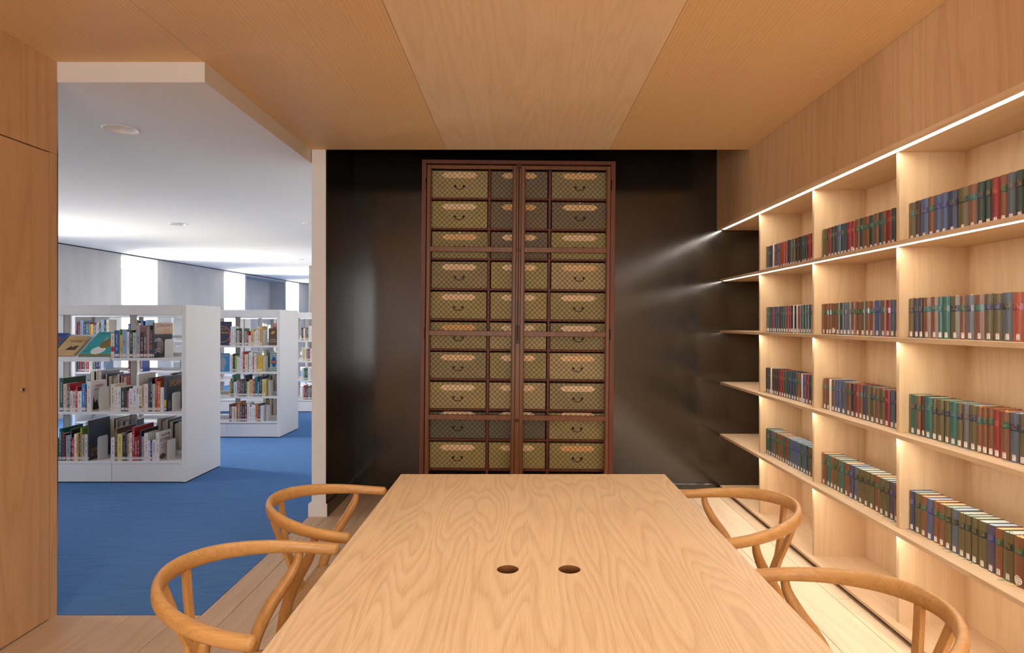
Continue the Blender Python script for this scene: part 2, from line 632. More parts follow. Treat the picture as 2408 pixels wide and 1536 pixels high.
structure(box('wall_hall', -7.6, X_L - 0.12, Y_OPEN - 0.1, Y_OPEN, 0, 2.8, M['white_paint']))
structure(box('wall_hall_side', -1.4, -1.3, 5.1, 19.0, 0, 2.8, M['white_paint']))
structure(box('wall_hall_end', -7.8, -1.3, 18.9, 19.0, 0, 2.8, M['grey_plaster']))

# --- oak wall over the bookcase
wr = structure(empty('wall_right'), 'oak panelling above the bookcase')
joints = [Y_REAR, 0.60, 2.64, 4.29, 4.998]
for a, b in zip(joints[:-1], joints[1:]):
    box('panel', X_FAS, X_FAS + 0.02, a + 0.0006, b - 0.0006, 2.19, (Z_CEIL + 0.02) if b <= 4.3 else 3.3, M['oak_wall'], wr)
box('wall_core', X_FAS + 0.02, 2.06, Y_REAR, 4.998, 2.23, 3.3, M['dark_gap'], wr)
box('back_wall_core', 2.04, 2.06, Y_REAR, 4.998, 0, 2.23, M['dark_gap'], wr)

# ================================================================== LIBRARY WINDOW WALL
ang = -math.atan2(0.32, 9.30)
ww = structure(empty('wall_window', (-6.65, 8.54, 0), ang), 'thick grey wall with deep window openings')
T = 0.75
WIN = [(-5.08, -4.14), (-1.88, -0.94), (1.328, 2.273), (4.545, 5.467), (7.74, 8.605)]
solid = [(-6.6, -5.08), (-4.14, -1.88), (-0.94, 1.328), (2.273, 4.545), (5.467, 5.53), (7.68, 7.74), (8.605, 12.0)]
for a, b in solid:
    box('pier', -T, 0, a, b, 0, 2.54, M['grey_plaster'], ww)
box('niche_back', -T, -0.41, 5.53, 7.68, 0, 2.54, M['grey_plaster'], ww)
box('niche_head', -0.41, 0, 5.53, 7.68, 2.49, 2.54, M['grey_plaster'], ww)
structure(box('painted_shadow_gap', 0.0, 0.014, -6.5, 10.3, 2.533, Z_LIB, M['dark_gap'], None))  # black strip painted in for the shadow between wall and ceiling
gap = bpy.data.objects['painted_shadow_gap']
gap.location = (-6.65, 8.54, 0)
gap.rotation_euler = (0, 0, ang)
ZS, ZH = 0.30, 2.49
for i, (a, b) in enumerate(WIN):
    box('window_head', -T, 0, a, b, ZH, 2.54, M['white_reveal'], ww)
    box('window_sill', -T, 0, a, b, 0, ZS, M['white_reveal'], ww)
    box('reveal', -T + 0.1, -0.004, b - 0.004, b, ZS, ZH, M['white_reveal'], ww)
    box('reveal', -T + 0.1, -0.004, a, a + 0.004, ZS, ZH, M['white_reveal'], ww)
    w = structure(empty('window_%d' % (i + 1), (-6.65, 8.54, 0), ang))
    for (u0, u1, z0, z1) in ((a, a + 0.05, ZS, ZH), (b - 0.05, b, ZS, ZH), (a + 0.05, b - 0.05, ZS, ZS + 0.05), (a + 0.05, b - 0.05, ZH - 0.05, ZH)):
        box('window_frame', -T, -T + 0.06, u0, u1, z0, z1, M['white_metal'], w)
    box('pane', -T + 0.02, -T + 0.026, a + 0.05, b - 0.05, ZS + 0.05, ZH - 0.05, M['glass'], w)
    ld = bpy.data.lights.new('window_daylight', 'AREA')
    ld.shape = 'RECTANGLE'
    ld.size = b - a
    ld.size_y = ZH - ZS
    ld.energy = WINDOW_POWER * (0.25, 0.95, 1.2, 1.3, 1.3)[i]
    ld.spread = math.radians(125)
    ld.color = (1.0, 0.94, 0.86)
    lo = bpy.data.objects.new('window_daylight', ld)
    R = Matrix.Rotation(ang, 4, 'Z')
    p = Matrix.Translation((-6.65, 8.54, 0)) @ R @ Vector((-T - 0.08, (a + b) / 2, (ZS + ZH) / 2))
    lo.location = p
    lo.rotation_euler = (PI / 2 - math.radians(8), 0, -PI / 2 + ang)
    link(lo)

# concrete column
cc = box('concrete_column', -4.276, -3.86, 12.07, 12.5, 0, Z_LIB, M['concrete'], bevel=0.006)
structure(cc, 'square raw concrete column in the library hall')
cc['label'] = 'square raw concrete column in the library hall'

# round recessed downlights in the white ceiling
k = NT('downlight_reflector')
k.b.inputs['Base Color'].default_value = lin((236, 234, 232))
k.b.inputs['Roughness'].default_value = 0.35
tc = k.n('ShaderNodeTexCoord')
k.bump(k.noise(tc.outputs['Object'], 30.0), 0.02)
M['reflector'] = k.m
DL = [(-2.367, 3.537), (-3.99, 6.95), (-2.42, 6.92), (-5.65, 10.42), (-3.98, 10.9), (-5.5, 15.0)]
dl_lab = ['largest recessed round downlight in the white ceiling, nearest the doorway',
          'recessed round downlight in the white ceiling above the first bookcase',
          'recessed round downlight in the white ceiling half hidden by the partition',
          'small recessed round downlight above the grey window wall',
          'recessed round downlight in the white ceiling beside the concrete column',
          'smallest farthest recessed round downlight in the white ceiling']


def bool_cut(target, cutters):
    for c in cutters:
        md = target.modifiers.new('cut', 'BOOLEAN')
        md.operation = 'DIFFERENCE'
        md.solver = 'EXACT'
        md.object = c
    dg = bpy.context.evaluated_depsgraph_get()
    me = bpy.data.meshes.new_from_object(target.evaluated_get(dg))
    target.modifiers.clear()
    target.data = me
    for c in cutters:
        bpy.data.objects.remove(c, do_unlink=True)


# round holes in the slab so that the lamps are really recessed
bool_cut(lc, [cyl('cutter', x, y, Z_LIB, 0.086, 0.16, None, seg=40) for (x, y) in DL])
for i, (x, y) in enumerate(DL):
    r = 0.098
    t = tag(empty('ceiling_downlight', (x, y, Z_LIB)), dl_lab[i], 'downlight', 'recessed downlights of the library hall')
    ring('trim_ring', 0, 0, 0, r - 0.012, r, 0.004, M['white_paint'], t)
    vs, fs = [], []
    sg = 40
    prof = [(r - 0.0125, 0.0), (r - 0.02, 0.03), (r - 0.045, 0.06)]
    for a in range(sg):
        th = 2 * PI * a / sg
        for rr, zz in prof:
            vs.append((rr * math.cos(th), rr * math.sin(th), zz))
    for a in range(sg):
        b = (a + 1) % sg
        for q in range(2):
            fs.append((a * 3 + q, a * 3 + q + 1, b * 3 + q + 1, b * 3 + q))
    mobj('reflector', vs, fs, M['reflector'], t, smooth=True)
    cyl('lens', 0, 0, 0.062, r - 0.045, 0.004, M['white_paint'], t, seg=24)

# fill downlights added out of view to brighten the table and ceiling
M['fill_lens'] = emit('warm_fill_lens', FILL_COLOR, 6.0)
k_ = 0
for y in (1.75, 0.2, -1.5):
    for x in (-0.50, 0.32):
        t = tag(empty('added_fill_downlight', (x, y, Z_CEIL)), 'added fill light in the oak ceiling over the %s' % ['carpet side of the table', 'bookcase side of the table', 'door side near the camera', 'bookcase side near the camera', 'door side by the added rear window', 'bookcase side by the added rear window'][k_], 'downlight', 'added fill lights of the reading room')
        k_ += 1
        ring('trim_ring', 0, 0, 0, 0.05, 0.06, 0.004, M['white_paint'], t)
        cyl('lens', 0, 0, -0.001, 0.05, 0.002, M['fill_lens'], t, seg=32)
        ld = bpy.data.lights.new('fill_light', 'AREA')
        ld.shape = 'DISK'
        ld.size = 0.10
        ld.energy = FILL_POWER
        ld.color = FILL_COLOR
        ld.spread = math.radians(125)
        lo = bpy.data.objects.new('fill_light', ld)
        lo.location = (0, 0, -0.004)
        link(lo, t)

# ================================================================== BUILT-IN OAK BOOKCASE
X_SH, X_DIV, X_BK, X_SP = 1.68, 1.72, 2.02, 1.76
SHELF_TOP = [1.7615, 1.331, 0.900, 0.465]
DIV_Y = [4.257 - 0.7795 * i for i in range(10)]           # near faces
bc = tag(empty('built_in_bookcase', (X_SH, 1.7, 0)), 'floor-to-ceiling built-in oak bookcase with LED-lit open shelves', 'bookcase')
bc_o = Vector((X_SH, 1.7, 0))


def bcbox(name, x0, x1, y0, y1, z0, z1, mat, bevel=0.0):
    return box(name, x0 - bc_o.x, x1 - bc_o.x, y0 - bc_o.y, y1 - bc_o.y, z0, z1, mat, bc, bevel)


Y0B, Y1B = Y_REAR + 0.005, 4.994


def stepped_board(name, x0, x1, zb, zt):
    """Board with a 3 mm rebate along its front underside for the LED line."""
    pr = [(x0, zb + 0.0012), (1.686, zb + 0.0012), (1.686, zb + 0.003), (1.7125, zb + 0.003), (1.7125, zb), (x1, zb), (x1, zt), (x0, zt)]
    vs = [(x - bc_o.x, y - bc_o.y, z) for y in (Y0B, Y1B) for x, z in pr]
    n = len(pr)
    fs = [tuple(range(n)), tuple(range(2 * n - 1, n - 1, -1))] + [(i, n + i, n + (i + 1) % n, (i + 1) % n) for i in range(n)]
    o = mobj(name, vs, fs, M['oak_board'], bc)
    bm = bmesh.new()
    bm.from_mesh(o.data)
    bmesh.ops.recalc_face_normals(bm, faces=bm.faces[:])
    bm.to_mesh(o.data)
    bm.free()
    return o


stepped_board('top_board', X_FAS, X_BK + 0.018, 2.172, 2.19)
shelf_bottom = [2.172]
for zt in SHELF_TOP:
    stepped_board('shelf', X_SH, X_BK, zt - 0.020, zt)
    shelf_bottom.append(zt - 0.020)
bcbox('base_board', X_SH, X_BK, Y0B, Y1B, 0.018, 0.034, M['oak_board'], 0.0008)
bcbox('plinth', X_SH + 0.02, X_BK, Y0B, Y1B, 0.0, 0.018, M['dark_gap'])
levels = [(0.034, 0.445)] + [(SHELF_TOP[i], shelf_bottom[i]) for i in (3, 2, 1, 0)]
for y in DIV_Y:
    for (z0, z1) in levels:
        bcbox('divider', X_DIV, X_BK, y, y + 0.020, z0 + 0.0003, z1 - 0.0003, M['oak_shelf'])
edges = [Y1B] + [y + 0.010 for y in DIV_Y] + [Y0B]
for a, b in zip(edges[1:], edges[:-1]):
    if b - a > 0.02:
        for (z0, z1) in levels:
            bcbox('back_panel', X_BK, X_BK + 0.018, a + 0.0004, b - 0.0004, z0, z1 - 0.0003, M['oak_shelf'])


def led_strip(zb):
    o = bcbox('led_strip', 1.687, 1.711, Y0B + 0.01, Y1B - 0.03, zb + 0.0028, zb + 0.0031, M['led'])
    o['label'] = 'glowing warm LED line under a shelf edge'


for zb in shelf_bottom:
    led_strip(zb)

# ================================================================== BOOK BUILDER
CLOTH = {
    'olive': (92, 82, 48), 'dark green': (46, 60, 50), 'green': (46, 84, 62), 'teal': (50, 98, 88), 'brown': (118, 74, 46), 'dark brown': (62, 40, 34),
    'navy': (50, 55, 80), 'blue': (72, 84, 116), 'slate': (80, 88, 98), 'grey': (96, 96, 98), 'red': (132, 38, 36), 'brick': (150, 62, 36), 'black': (26, 26, 26),
    'purple': (74, 66, 84), 'white': (226, 224, 216), 'light blue': (84, 112, 140), 'orange': (160, 74, 34),
}
BAND = {'navy': (22, 32, 66), 'green': (24, 80, 58), 'dark green': (20, 40, 30), 'teal': (16, 92, 92), 'blue': (32, 50, 120), 'red': (150, 26, 30), 'black': (18, 18, 20), 'brown': (58, 34, 26), 'grey': (76, 74, 80)}
_cm = {}


def cloth_mat(c):
    if c not in _cm:
        k = NT('bookcloth_' + c.replace(' ', '_'))
        tc = k.n('ShaderNodeTexCoord')
        f = k.noise(k.scaled(tc.outputs['Object'], (1, 1, 3)), 220.0, 2.0)
        base = lin(CLOTH[c])
        k.l(k.mix(f, tuple(v * 0.72 for v in base[:3]) + (1,), tuple(min(1, v * 1.3) for v in base[:3]) + (1,)), k.b.inputs['Base Color'])
        k.b.inputs['Roughness'].default_value = 0.42
        k.b.inputs['Coat Weight'].default_value = 0.4
        k.b.inputs['Coat Roughness'].default_value = 0.22
        k.bump(f, 0.12, 0.0006)
        _cm[c] = k.m
    return _cm[c]


_bm = {}


def text_mask(k, rows, lo, hi, cols, thr, seed_axis):
    """Rows of letter-like marks on the label, in its own box coordinates."""
    tc = k.n('ShaderNodeTexCoord')
    sep = k.n('ShaderNodeSeparateXYZ')
    k.l(tc.outputs['Generated'], sep.inputs[0])
    z = sep.outputs[2]
    u = sep.outputs[seed_axis]
    r = k.math('FRACT', k.math('MULTIPLY', z, rows))
    rowm = k.math('MULTIPLY', k.math('GREATER_THAN', r, 0.3), k.math('LESS_THAN', r, 0.72))
    info = k.n('ShaderNodeObjectInfo')
    cmb = k.n('ShaderNodeCombineXYZ')
    k.l(k.math('MULTIPLY', u, cols), cmb.inputs[0])
    k.l(k.math('FLOOR', k.math('MULTIPLY', z, rows)), cmb.inputs[1])
    k.l(k.math('MULTIPLY', info.outputs['Random'], 77.0), cmb.inputs[2])
    nz = k.noise(cmb.outputs[0], 1.0, 1.0)
    ch = k.math('GREATER_THAN', nz, thr)
    inz = k.math('MULTIPLY', k.math('GREATER_THAN', z, lo), k.math('LESS_THAN', z, hi))
    inu = k.math('MULTIPLY', k.math('GREATER_THAN', u, 0.16), k.math('LESS_THAN', u, 0.84))
    return k.math('MULTIPLY', k.math('MULTIPLY', rowm, ch), k.math('MULTIPLY', inz, inu)), z


def band_mat(c):
    if c not in _bm:
        k = NT('title_block_' + c.replace(' ', '_'))
        m, z = text_mask(k, 5.0, 0.18, 0.98, 15.0, 0.48, 1)
        k.l(k.mix(k.math('MULTIPLY', m, 0.75), lin(BAND[c]), lin((190, 160, 98))), k.b.inputs['Base Color'])
        k.b.inputs['Roughness'].default_value = 0.4
        k.b.inputs['Coat Weight'].default_value = 0.6
        k.b.inputs['Coat Roughness'].default_value = 0.14
        _bm[c] = k.m
    return _bm[c]


k = NT('call_number_sticker')
m, z = text_mask(k, 4.0, 0.08, 0.72, 9.0, 0.45, 1)
red = k.math('MULTIPLY', k.math('GREATER_THAN', z, 0.80), k.math('LESS_THAN', z, 0.90))
c1 = k.mix(m, lin((238, 234, 226)), lin((110, 110, 112)))
k.l(k.mix(red, c1, lin((196, 96, 84))), k.b.inputs['Base Color'])
k.b.inputs['Roughness'].default_value = 0.35
M['sticker'] = k.m
PAGE = {}


def page_mat(rgb):
    if rgb not in PAGE:
        PAGE[rgb] = plain('paper_%d_%d_%d' % rgb, rgb, 0.8, noise=0.06, nscale=300.0)
    return PAGE[rgb]


RIB = {c: plain('ribbon_' + c, v, 0.5, noise=0.1, nscale=200) for c, v in {'green': (20, 130, 96), 'yellow': (216, 176, 60), 'blue': (36, 56, 150), 'red': (190, 40, 40)}.items()}


def spine_profile(t, bulge, n=6, grow=0.0):
    """Plan outline of the spine from -t/2 to t/2; x = 0 at the crown."""
    out = []
    for i in range(n + 1):
        u = -1 + 2 * i / n
        y = u * (t / 2 + grow)
        out.append((bulge * (u * u) - grow, y))
    return out


def book_cover(name, t, h, d, mat, parent, bulge=0.005, th=0.0025):
    n = 6 if bulge > 0 else 2
    outer = [(d, -t / 2)] + spine_profile(t, bulge, n) + [(d, t / 2)]
    ti = t - 2 * th
    inner = [(d, -ti / 2)] + [(x + th, y * ti / t) for x, y in spine_profile(t, bulge, n)] + [(d, ti / 2)]
    m = len(outer)
    vs = []
    for z in (0, h):
        for ring_ in (outer, inner):
            for x, y in ring_:
                vs.append((x, y, z))
    fs = []
    A, B, Cc, Dd = 0, m, 2 * m, 3 * m
    for i in range(m - 1):
        fs.append((A + i, A + i + 1, Cc + i + 1, Cc + i)[::-1])     # outside
        fs.append((B + i, B + i + 1, Dd + i + 1, Dd + i))           # inside
        fs.append((Cc + i, Cc + i + 1, Dd + i + 1, Dd + i)[::-1])   # top edge
        fs.append((A + i, A + i + 1, B + i + 1, B + i))             # bottom edge
    fs.append((A, B, Dd, Cc))
    fs.append((A + m - 1, Cc + m - 1, Dd + m - 1, B + m - 1))
    return mobj(name, vs, fs, mat, parent)


def spine_patch(name, t, bulge, z0, z1, mat, parent, y0=None, y1=None, lift=0.0005):
    y0 = -t / 2 if y0 is None else y0
    y1 = t / 2 if y1 is None else y1
    n = 4
    vs, fs = [], []
    for i in range(n + 1):
        y = y0 + (y1 - y0) * i / n
        u = y / (t / 2)
        x = bulge * u * u - lift
        vs += [(x, y, z0), (x, y, z1)]
    for i in range(n):
        a = 2 * i
        fs.append((a, a + 1, a + 3, a + 2))
    return mobj(name, vs, fs, mat, parent)


def disc_patch(name, r, zc, mat, parent, t, bulge, lift=0.0008):
    """Round sticker that follows the curve of the spine."""
    vs, fs = [], []
    n = 10
    for i in range(n + 1):
        y = -r + 2 * r * i / n
        dz = math.sqrt(max(0.0, r * r - y * y))
        u = y / (t / 2)
        x = bulge * u * u - lift
        vs += [(x, y, zc - dz), (x, y, zc + dz)]
    for i in range(n):
        q = 2 * i
        fs.append((q, q + 1, q + 3, q + 2))
    return mobj(name, vs, fs, mat, parent)


PAGE_OF = {'brown': (238, 196, 148), 'dark brown': (226, 190, 150), 'red': (232, 190, 160), 'brick': (236, 190, 140), 'navy': (176, 194, 208), 'blue': (180, 196, 210), 'purple': (176, 192, 200),
           'slate': (186, 200, 204), 'teal': (180, 204, 196), 'green': (188, 206, 196), 'olive': (196, 206, 194), 'dark green': (184, 204, 194)}


def hardcover(y_far, y_near, z, colour, band, label, circle=False, ribbon=None, h=0.175, d=0.107):
    t = (y_far - y_near) - 0.0006
    yc = (y_far + y_near) / 2
    jx = random.uniform(-0.0015, 0.0015)
    o = tag(empty('hardcover_book', (X_SP + jx, yc, z + 0.0005)), label, 'hardcover book', 'cloth-bound volumes in the oak bookcase')
    hh = h + random.uniform(-0.0012, 0.0012)
    bul = min(0.006, t * 0.2)
    if colour == 'white':
        book_cover('cover', t, hh + 0.004, d + 0.006, cloth_mat('white'), o, 0.0, 0.0015)
        box('pages', 0.004, d + 0.003, -t / 2 + 0.0016, t / 2 - 0.0016, 0.001, hh + 0.002, page_mat((232, 228, 216)), o)
        return o
    book_cover('cover', t, hh, d, cloth_mat(colour), o, bul)
    box('pages', bul + 0.003, d - 0.003, -t / 2 + 0.0026, t / 2 - 0.0026, 0.0028, hh - 0.0028, page_mat(PAGE_OF.get(colour, (214, 208, 192))), o)
    if band:
        zt = hh * random.uniform(0.775, 0.80)
        spine_patch('title_label', t, bul, zt - 0.025, zt, band_mat(band), o, -t / 2 * 0.96, t / 2 * 0.96)
    w = min(0.014, t * 0.62)
    if circle:
        disc_patch('call_number_label', min(0.017, t * 0.46), 0.022, M['sticker'], o, t, bul)
    else:
        c = -t * 0.10
        spine_patch('call_number_label', t, bul, 0.005, 0.027, M['sticker'], o, c - w / 2, c + w / 2, 0.0006)
    if ribbon:
        y = random.uniform(-t * 0.12, t * 0.12)
        L = random.uniform(0.012, 0.028)
        sk = random.uniform(-0.015, 0.015)
        vs, fs = [], []
        for i in range(5):
            q = i / 4
            x = 0.012 - (L + 0.014) * q
            zz = 0.0012 + 0.0035 * math.sin(q * PI * 1.4) * (1 if i else 0)
            sq = sk * max(0.0, q - 0.5) * 2
            vs += [(x, y + sq - 0.0018, max(zz, 0.0008)), (x, y + sq + 0.0018, max(zz, 0.0008))]
        for i in range(4):
            fs.append((2 * i, 2 * i + 1, 2 * i + 3, 2 * i + 2))
        mobj('ribbon', vs, fs, RIB[ribbon], o)
        # loop over the head of the book
        vs, fs = [], []
        for i in range(7):
            q = i / 6
            vs += [(0.008 + 0.016 * q, -0.0016, hh - 0.004 + 0.010 * math.sin(q * PI)), (0.008 + 0.016 * q, 0.0016, hh - 0.004 + 0.010 * math.sin(q * PI))]
        for i in range(6):
            fs.append((2 * i, 2 * i + 1, 2 * i + 3, 2 * i + 2))
        mobj('ribbon_loop', vs, fs, RIB[ribbon], o)
    return o


def row_px(s, org, scale):
    """'start | w:colour/band w:colour/band' in zoomed pixels -> [(px0, px1, colour, band, flags)]"""
    start, rest = s.split('|')
    px = float(start)
    out = []
    for it in rest.split(','):
        it = it.strip()
        end, cb = it.split(':')
        fl = ''
        while cb and cb[-1] in '*gybr' and cb[-2] == '!':
            fl += cb[-1]
            cb = cb[:-2]
        c, _, b = cb.partition('/')
        e = float(end)
        out.append((org + px / scale, org + e / scale, c.strip(), b.strip() or None, fl))
        px = e
    return out


ROWS = {}
# nearest bay
ROWS[2, 0] = row_px('145| 220:olive/teal, 275:dark brown/brown, 355:blue/blue!b, 415:brown/green!y, 487:blue/blue, 555:blue/blue, 650:navy/navy, 760:olive/dark green, 855:brown/teal, 935:dark green/navy, 1005:dark green/dark green, 1085:red/red, 1165:brown/green, 1248:slate/grey, 1340:dark green/black, 1420:olive/navy', 2100, 4.39)
ROWS[2, 1] = row_px('143| 205:olive/navy!r, 257:navy/navy!g, 298:dark brown/navy, 375:brown/teal, 455:brown/teal!y, 508:teal/teal, 578:teal/teal!g, 672:olive/navy!y, 743:brown/green!r, 828:grey/navy!y, 932:brown/teal, 1020:olive/navy!g, 1113:olive/navy, 1220:slate/dark green, 1338:orange/red, 1420:brown/green', 2100, 4.39)
ROWS[2, 2] = row_px('172| 275:green/navy, 326:brown/green!y, 334:white, 370:dark brown/navy!g, 460:teal/teal, 517:olive/navy, 600:olive/dark green!g, 668:olive/navy, 755:teal/teal!g, 825:olive/navy, 898:grey/grey!b, 993:olive/navy!g, 1062:brown/teal!y, 1122:brown/green, 1200:brown/green, 1277:red/red, 1385:brown/green!y, 1500:slate/navy!b, 1590:olive/dark green', 2100, 5.12)
ROWS[2, 3] = row_px('175| 245:navy/blue!b, 315:olive/dark green!g, 390:brown/green!y, 465:blue/blue, 530:brown/green!y, 612:brown/green!y, 687:olive/dark green!g, 768:slate/dark green!g, 860:olive/dark green!g, 928:olive/dark green!g, 1003:olive/dark green!g, 1112:olive/dark green, 1210:purple/blue, 1300:brown/green, 1430:olive/dark green!g, 1565:brown/green!y!*, 1690:brick/red!*', 2100, 5.12)
# middle bay
ROWS[1, 0] = row_px('808| 850:olive/green, 872:red/red, 897:dark green/green!g, 920:dark brown/navy, 945:light blue/blue, 970:dark green/green, 990:navy/black, 1020:red/red, 1050:red/red!*, 1085:brown/green, 1112:dark green/teal, 1157:brown/green, 1190:dark green/teal, 1227:brown/green!y, 1262:dark green/green!r, 1287:brown/teal, 1325:red/red, 1358:dark green/green, 1392:dark green/teal', 1680, 3.2)
ROWS[1, 1] = row_px('800| 838:brown/green!g, 856:brown/teal, 876:brown/green, 912:brown/green!*, 938:olive/green, 965:dark green/teal!g, 988:slate/navy, 1018:grey/grey!g, 1050:brown/green, 1097:brown/green!y, 1128:olive/dark green, 1158:brown/teal, 1197:brown/teal!y, 1245:blue/blue, 1282:brown/green!y, 1318:red/red!r, 1350:slate/blue, 1392:navy/blue!g', 1680, 3.2)
ROWS[1, 2] = row_px('127| 150:brown/green!y, 182:brown/green, 194:white, 223:brown/green, 247:blue/blue, 275:blue/blue, 322:slate/grey, 360:brown/green!b, 398:dark brown/black!g, 430:red/red, 462:brown/teal!y, 492:navy/navy, 528:olive/green!g, 570:olive/navy, 605:brown/green, 652:olive/dark green!r, 697:red/red, 735:slate/blue, 775:navy/brown!g', 1900, 3.66)
ROWS[1, 3] = row_px('112| 152:brown/green!y, 185:teal/teal!g, 213:brown/green!g, 242:olive/dark green, 272:olive/dark green, 302:teal/teal!g, 348:brown/green, 385:purple/blue!b, 420:slate/dark green!g, 470:olive/dark green!g, 518:olive/dark green!g, 563:olive/dark green, 606:brown/green!y, 650:olive/dark green!g, 692:olive/dark green!g, 732:purple/blue!b, 775:brown/black!g', 1900, 3.66)
# farthest bay
ROWS[0, 0] = row_px('270| 338:olive/green, 362:dark green/green, 410:navy/teal, 450:black, 470:white, 512:brick/red!r, 545:navy/navy, 595:slate/black, 665:brick, 712:brick/red!r, 758:brick/red, 830:navy/black, 875:olive/green, 930:olive/teal, 1003:dark brown/black, 1088:dark brown/navy!r, 1160:green/teal, 1210:dark brown/black, 1280:red/red, 1356:red/red', 1770, 9.6)


def even_row(px0, px1, items):
    n = len(items)
    # equal thickness in the room, not in the picture
    y0, y1 = X_SP * F / (px0 - 1222), X_SP * F / (px1 - 1222)
    out = []
    ws = [1.0 if '=' not in it else 0.35 for it in items]
    tot = sum(ws)
    acc = 0
    for it, wv in zip(items, ws):
        it = it.replace('=', '')
        fl = ''
        while it[-2:-1] == '!':
            fl += it[-1]
            it = it[:-2]
        c, _, b = it.partition('/')
        ya = y0 + (y1 - y0) * acc / tot
        acc += wv
        yb = y0 + (y1 - y0) * acc / tot
        out.append((1222 + X_SP * F / ya, 1222 + X_SP * F / yb, c, b or None, fl))
    return out


ROWS[0, 1] = even_row(1800, 1914, 'olive/green!g,green/teal,navy/navy,brick/red,navy/blue,blue/navy,dark brown/navy,dark green/green,green/teal,red/red,red/red,black/black,white=,black/black,white=,red/red,teal/green!g,dark green/green,teal/teal!g,dark brown/black,dark brown/black!r'.split(','))
ROWS[0, 2] = even_row(1797, 1914, 'navy/navy!b,dark green/navy,dark brown/navy,white=,dark brown/brown!r,dark brown/brown,dark brown/brown,red/red!r,red/red,green/green!g,dark green/navy,navy/teal,navy/blue,dark green/teal!y,brown/green,brown/teal,white=,blue/blue!r,red/red,dark green/green!g,dark green/teal'.split(','))
ROWS[0, 3] = even_row(1797, 1914, 'green/green!g,green/teal,dark green/dark green!g,blue/blue!b,brown/green,green/teal!y,brown/green,brown/green!g,green/green,red/red,green/green,slate/blue!b,blue/blue,blue/blue!b,slate/blue,green/green!b,blue/blue,dark green/dark green!g,olive/dark green!b,olive/dark green'.split(','))
BAYN = {2: 'nearest bay', 1: 'middle bay', 0: 'farthest bay'}
ROWN = ['top', 'second', 'third', 'lowest']
for (bay, row), items in ROWS.items():
    near_limit = DIV_Y[bay + 1] + 0.0205
    far_limit = DIV_Y[bay] - 0.001
    for i, (p0, p1, c, b, fl) in enumerate(items):
        ya = min(X_SP * F / (p0 - 1222), far_limit)
        yb = X_SP * F / (p1 - 1222)
        if yb < near_limit:
            yb = near_limit
        if ya - yb < 0.006:
            continue
        circ = '*' in fl
        rb = [q for q in fl if q in 'gybr']
        rc = {'g': 'green', 'y': 'yellow', 'b': 'blue', 'r': 'red'}[rb[0]] if rb else None
        if c == 'white':
            lab = 'thin white slipcased book, %s in the row, %s shelf, %s' % (ORD[i], ROWN[row], BAYN[bay])
        elif b:
            lab = '%s cloth book, %s title block, %s from far end, %s shelf, %s' % (c, b, ORD[i], ROWN[row], BAYN[bay])
        else:
            lab = '%s cloth book without title block, %s from far end, %s shelf, %s' % (c, ORD[i], ROWN[row], BAYN[bay])
        hardcover(ya, yb, SHELF_TOP[row], c, b, lab, circ, rc)

# ================================================================== TABLE
TX0, TX1, TY0, TY1, TZ = -0.516, 0.630, 0.60, 2.588, 0.74
tx, ty = (TX0 + TX1) / 2, (TY0 + TY1) / 2
tb = tag(empty('conference_table', (tx, ty, 0)), 'long pale oak table with two round cable holes', 'table')
top = box('table_top', TX0 - tx, TX1 - tx, TY0 - ty, TY1 - ty, 0.718, TZ, M['oak_table'], tb, bevel=0.0015, seg=2)
HOLES = [(-0.032 - tx, 1.592 - ty), (0.133 - tx, 1.592 - ty)]
cut = []
for hx, hy in HOLES:
    c = cyl('cutter', hx + tx, hy + ty, 0.73, 0.0295, 0.1, None, seg=48)
    cut.append(c)
bpy.context.view_layer.update()
bool_cut(top, cut)
M['oak_hole'] = oak('oak_hole_lining', (150, 100, 58), (110, 70, 38), 'Z', 14.0, 5.0, 0.3, 0.3, 0.3, 0.6, 0.2)
for hx, hy in HOLES:
    vs, fs = [], []
    sg = 48
    prof = [(0.0294, 0.7385), (0.0294, 0.69), (0.033, 0.69), (0.033, 0.7175)]
    for a in range(sg):
        th = 2 * PI * a / sg
        for rr, zz in prof:
            vs.append((hx + rr * math.cos(th), hy + rr * math.sin(th), zz))
    n = len(prof)
    for a in range(sg):
        b = (a + 1) % sg
        for q in range(n - 1):
            fs.append((a * n + q, a * n + q + 1, b * n + q + 1, b * n + q))
    mobj('cable_hole_lining', vs, fs, M['oak_hole'], tb, smooth=True)
box('dark_hole_backing', -0.25, 0.25, 1.45 - ty, 1.75 - ty, 0.60, 0.69, M['black_steel'], tb, bevel=0.004)  # black box added under the top to make the holes dark
for yy in (0.75, 2.40):
    box('leg_panel', -0.34, 0.34, yy - ty, yy - ty + 0.045, 0.0, 0.718, M['oak_table'], tb, bevel=0.003)
box('spine_rail', -0.02, 0.02, 0.795 - ty, 2.40 - ty, 0.50, 0.598, M['oak_table'], tb, bevel=0.002)

# ================================================================== CHAIRS
k = NT('woven_paper_cord')
tc = k.n('ShaderNodeTexCoord')
sep = k.n('ShaderNodeSeparateXYZ')
k.l(tc.outputs['Object'], sep.inputs[0])
ax = k.math('ABSOLUTE', k.math('MULTIPLY', k.math('SUBTRACT', sep.outputs[0], 0.06), 1.2))
ay = k.math('ABSOLUTE', sep.outputs[1])
side = k.math('GREATER_THAN', ay, ax)
wx = k.math('SINE', k.math('MULTIPLY', sep.outputs[0], 2 * PI / 0.0045))
wy = k.math('SINE', k.math('MULTIPLY', sep.outputs[1], 2 * PI / 0.0045))
hgt = k.math('ADD', k.math('MULTIPLY', wy, side), k.math('MULTIPLY', wx, k.math('SUBTRACT', 1.0, side)))
nz = k.noise(tc.outputs['Object'], 120.0, 3.0)
f = k.math('ADD', k.math('MULTIPLY', hgt, 0.3), k.math('MULTIPLY', nz, 0.9), clamp=True)
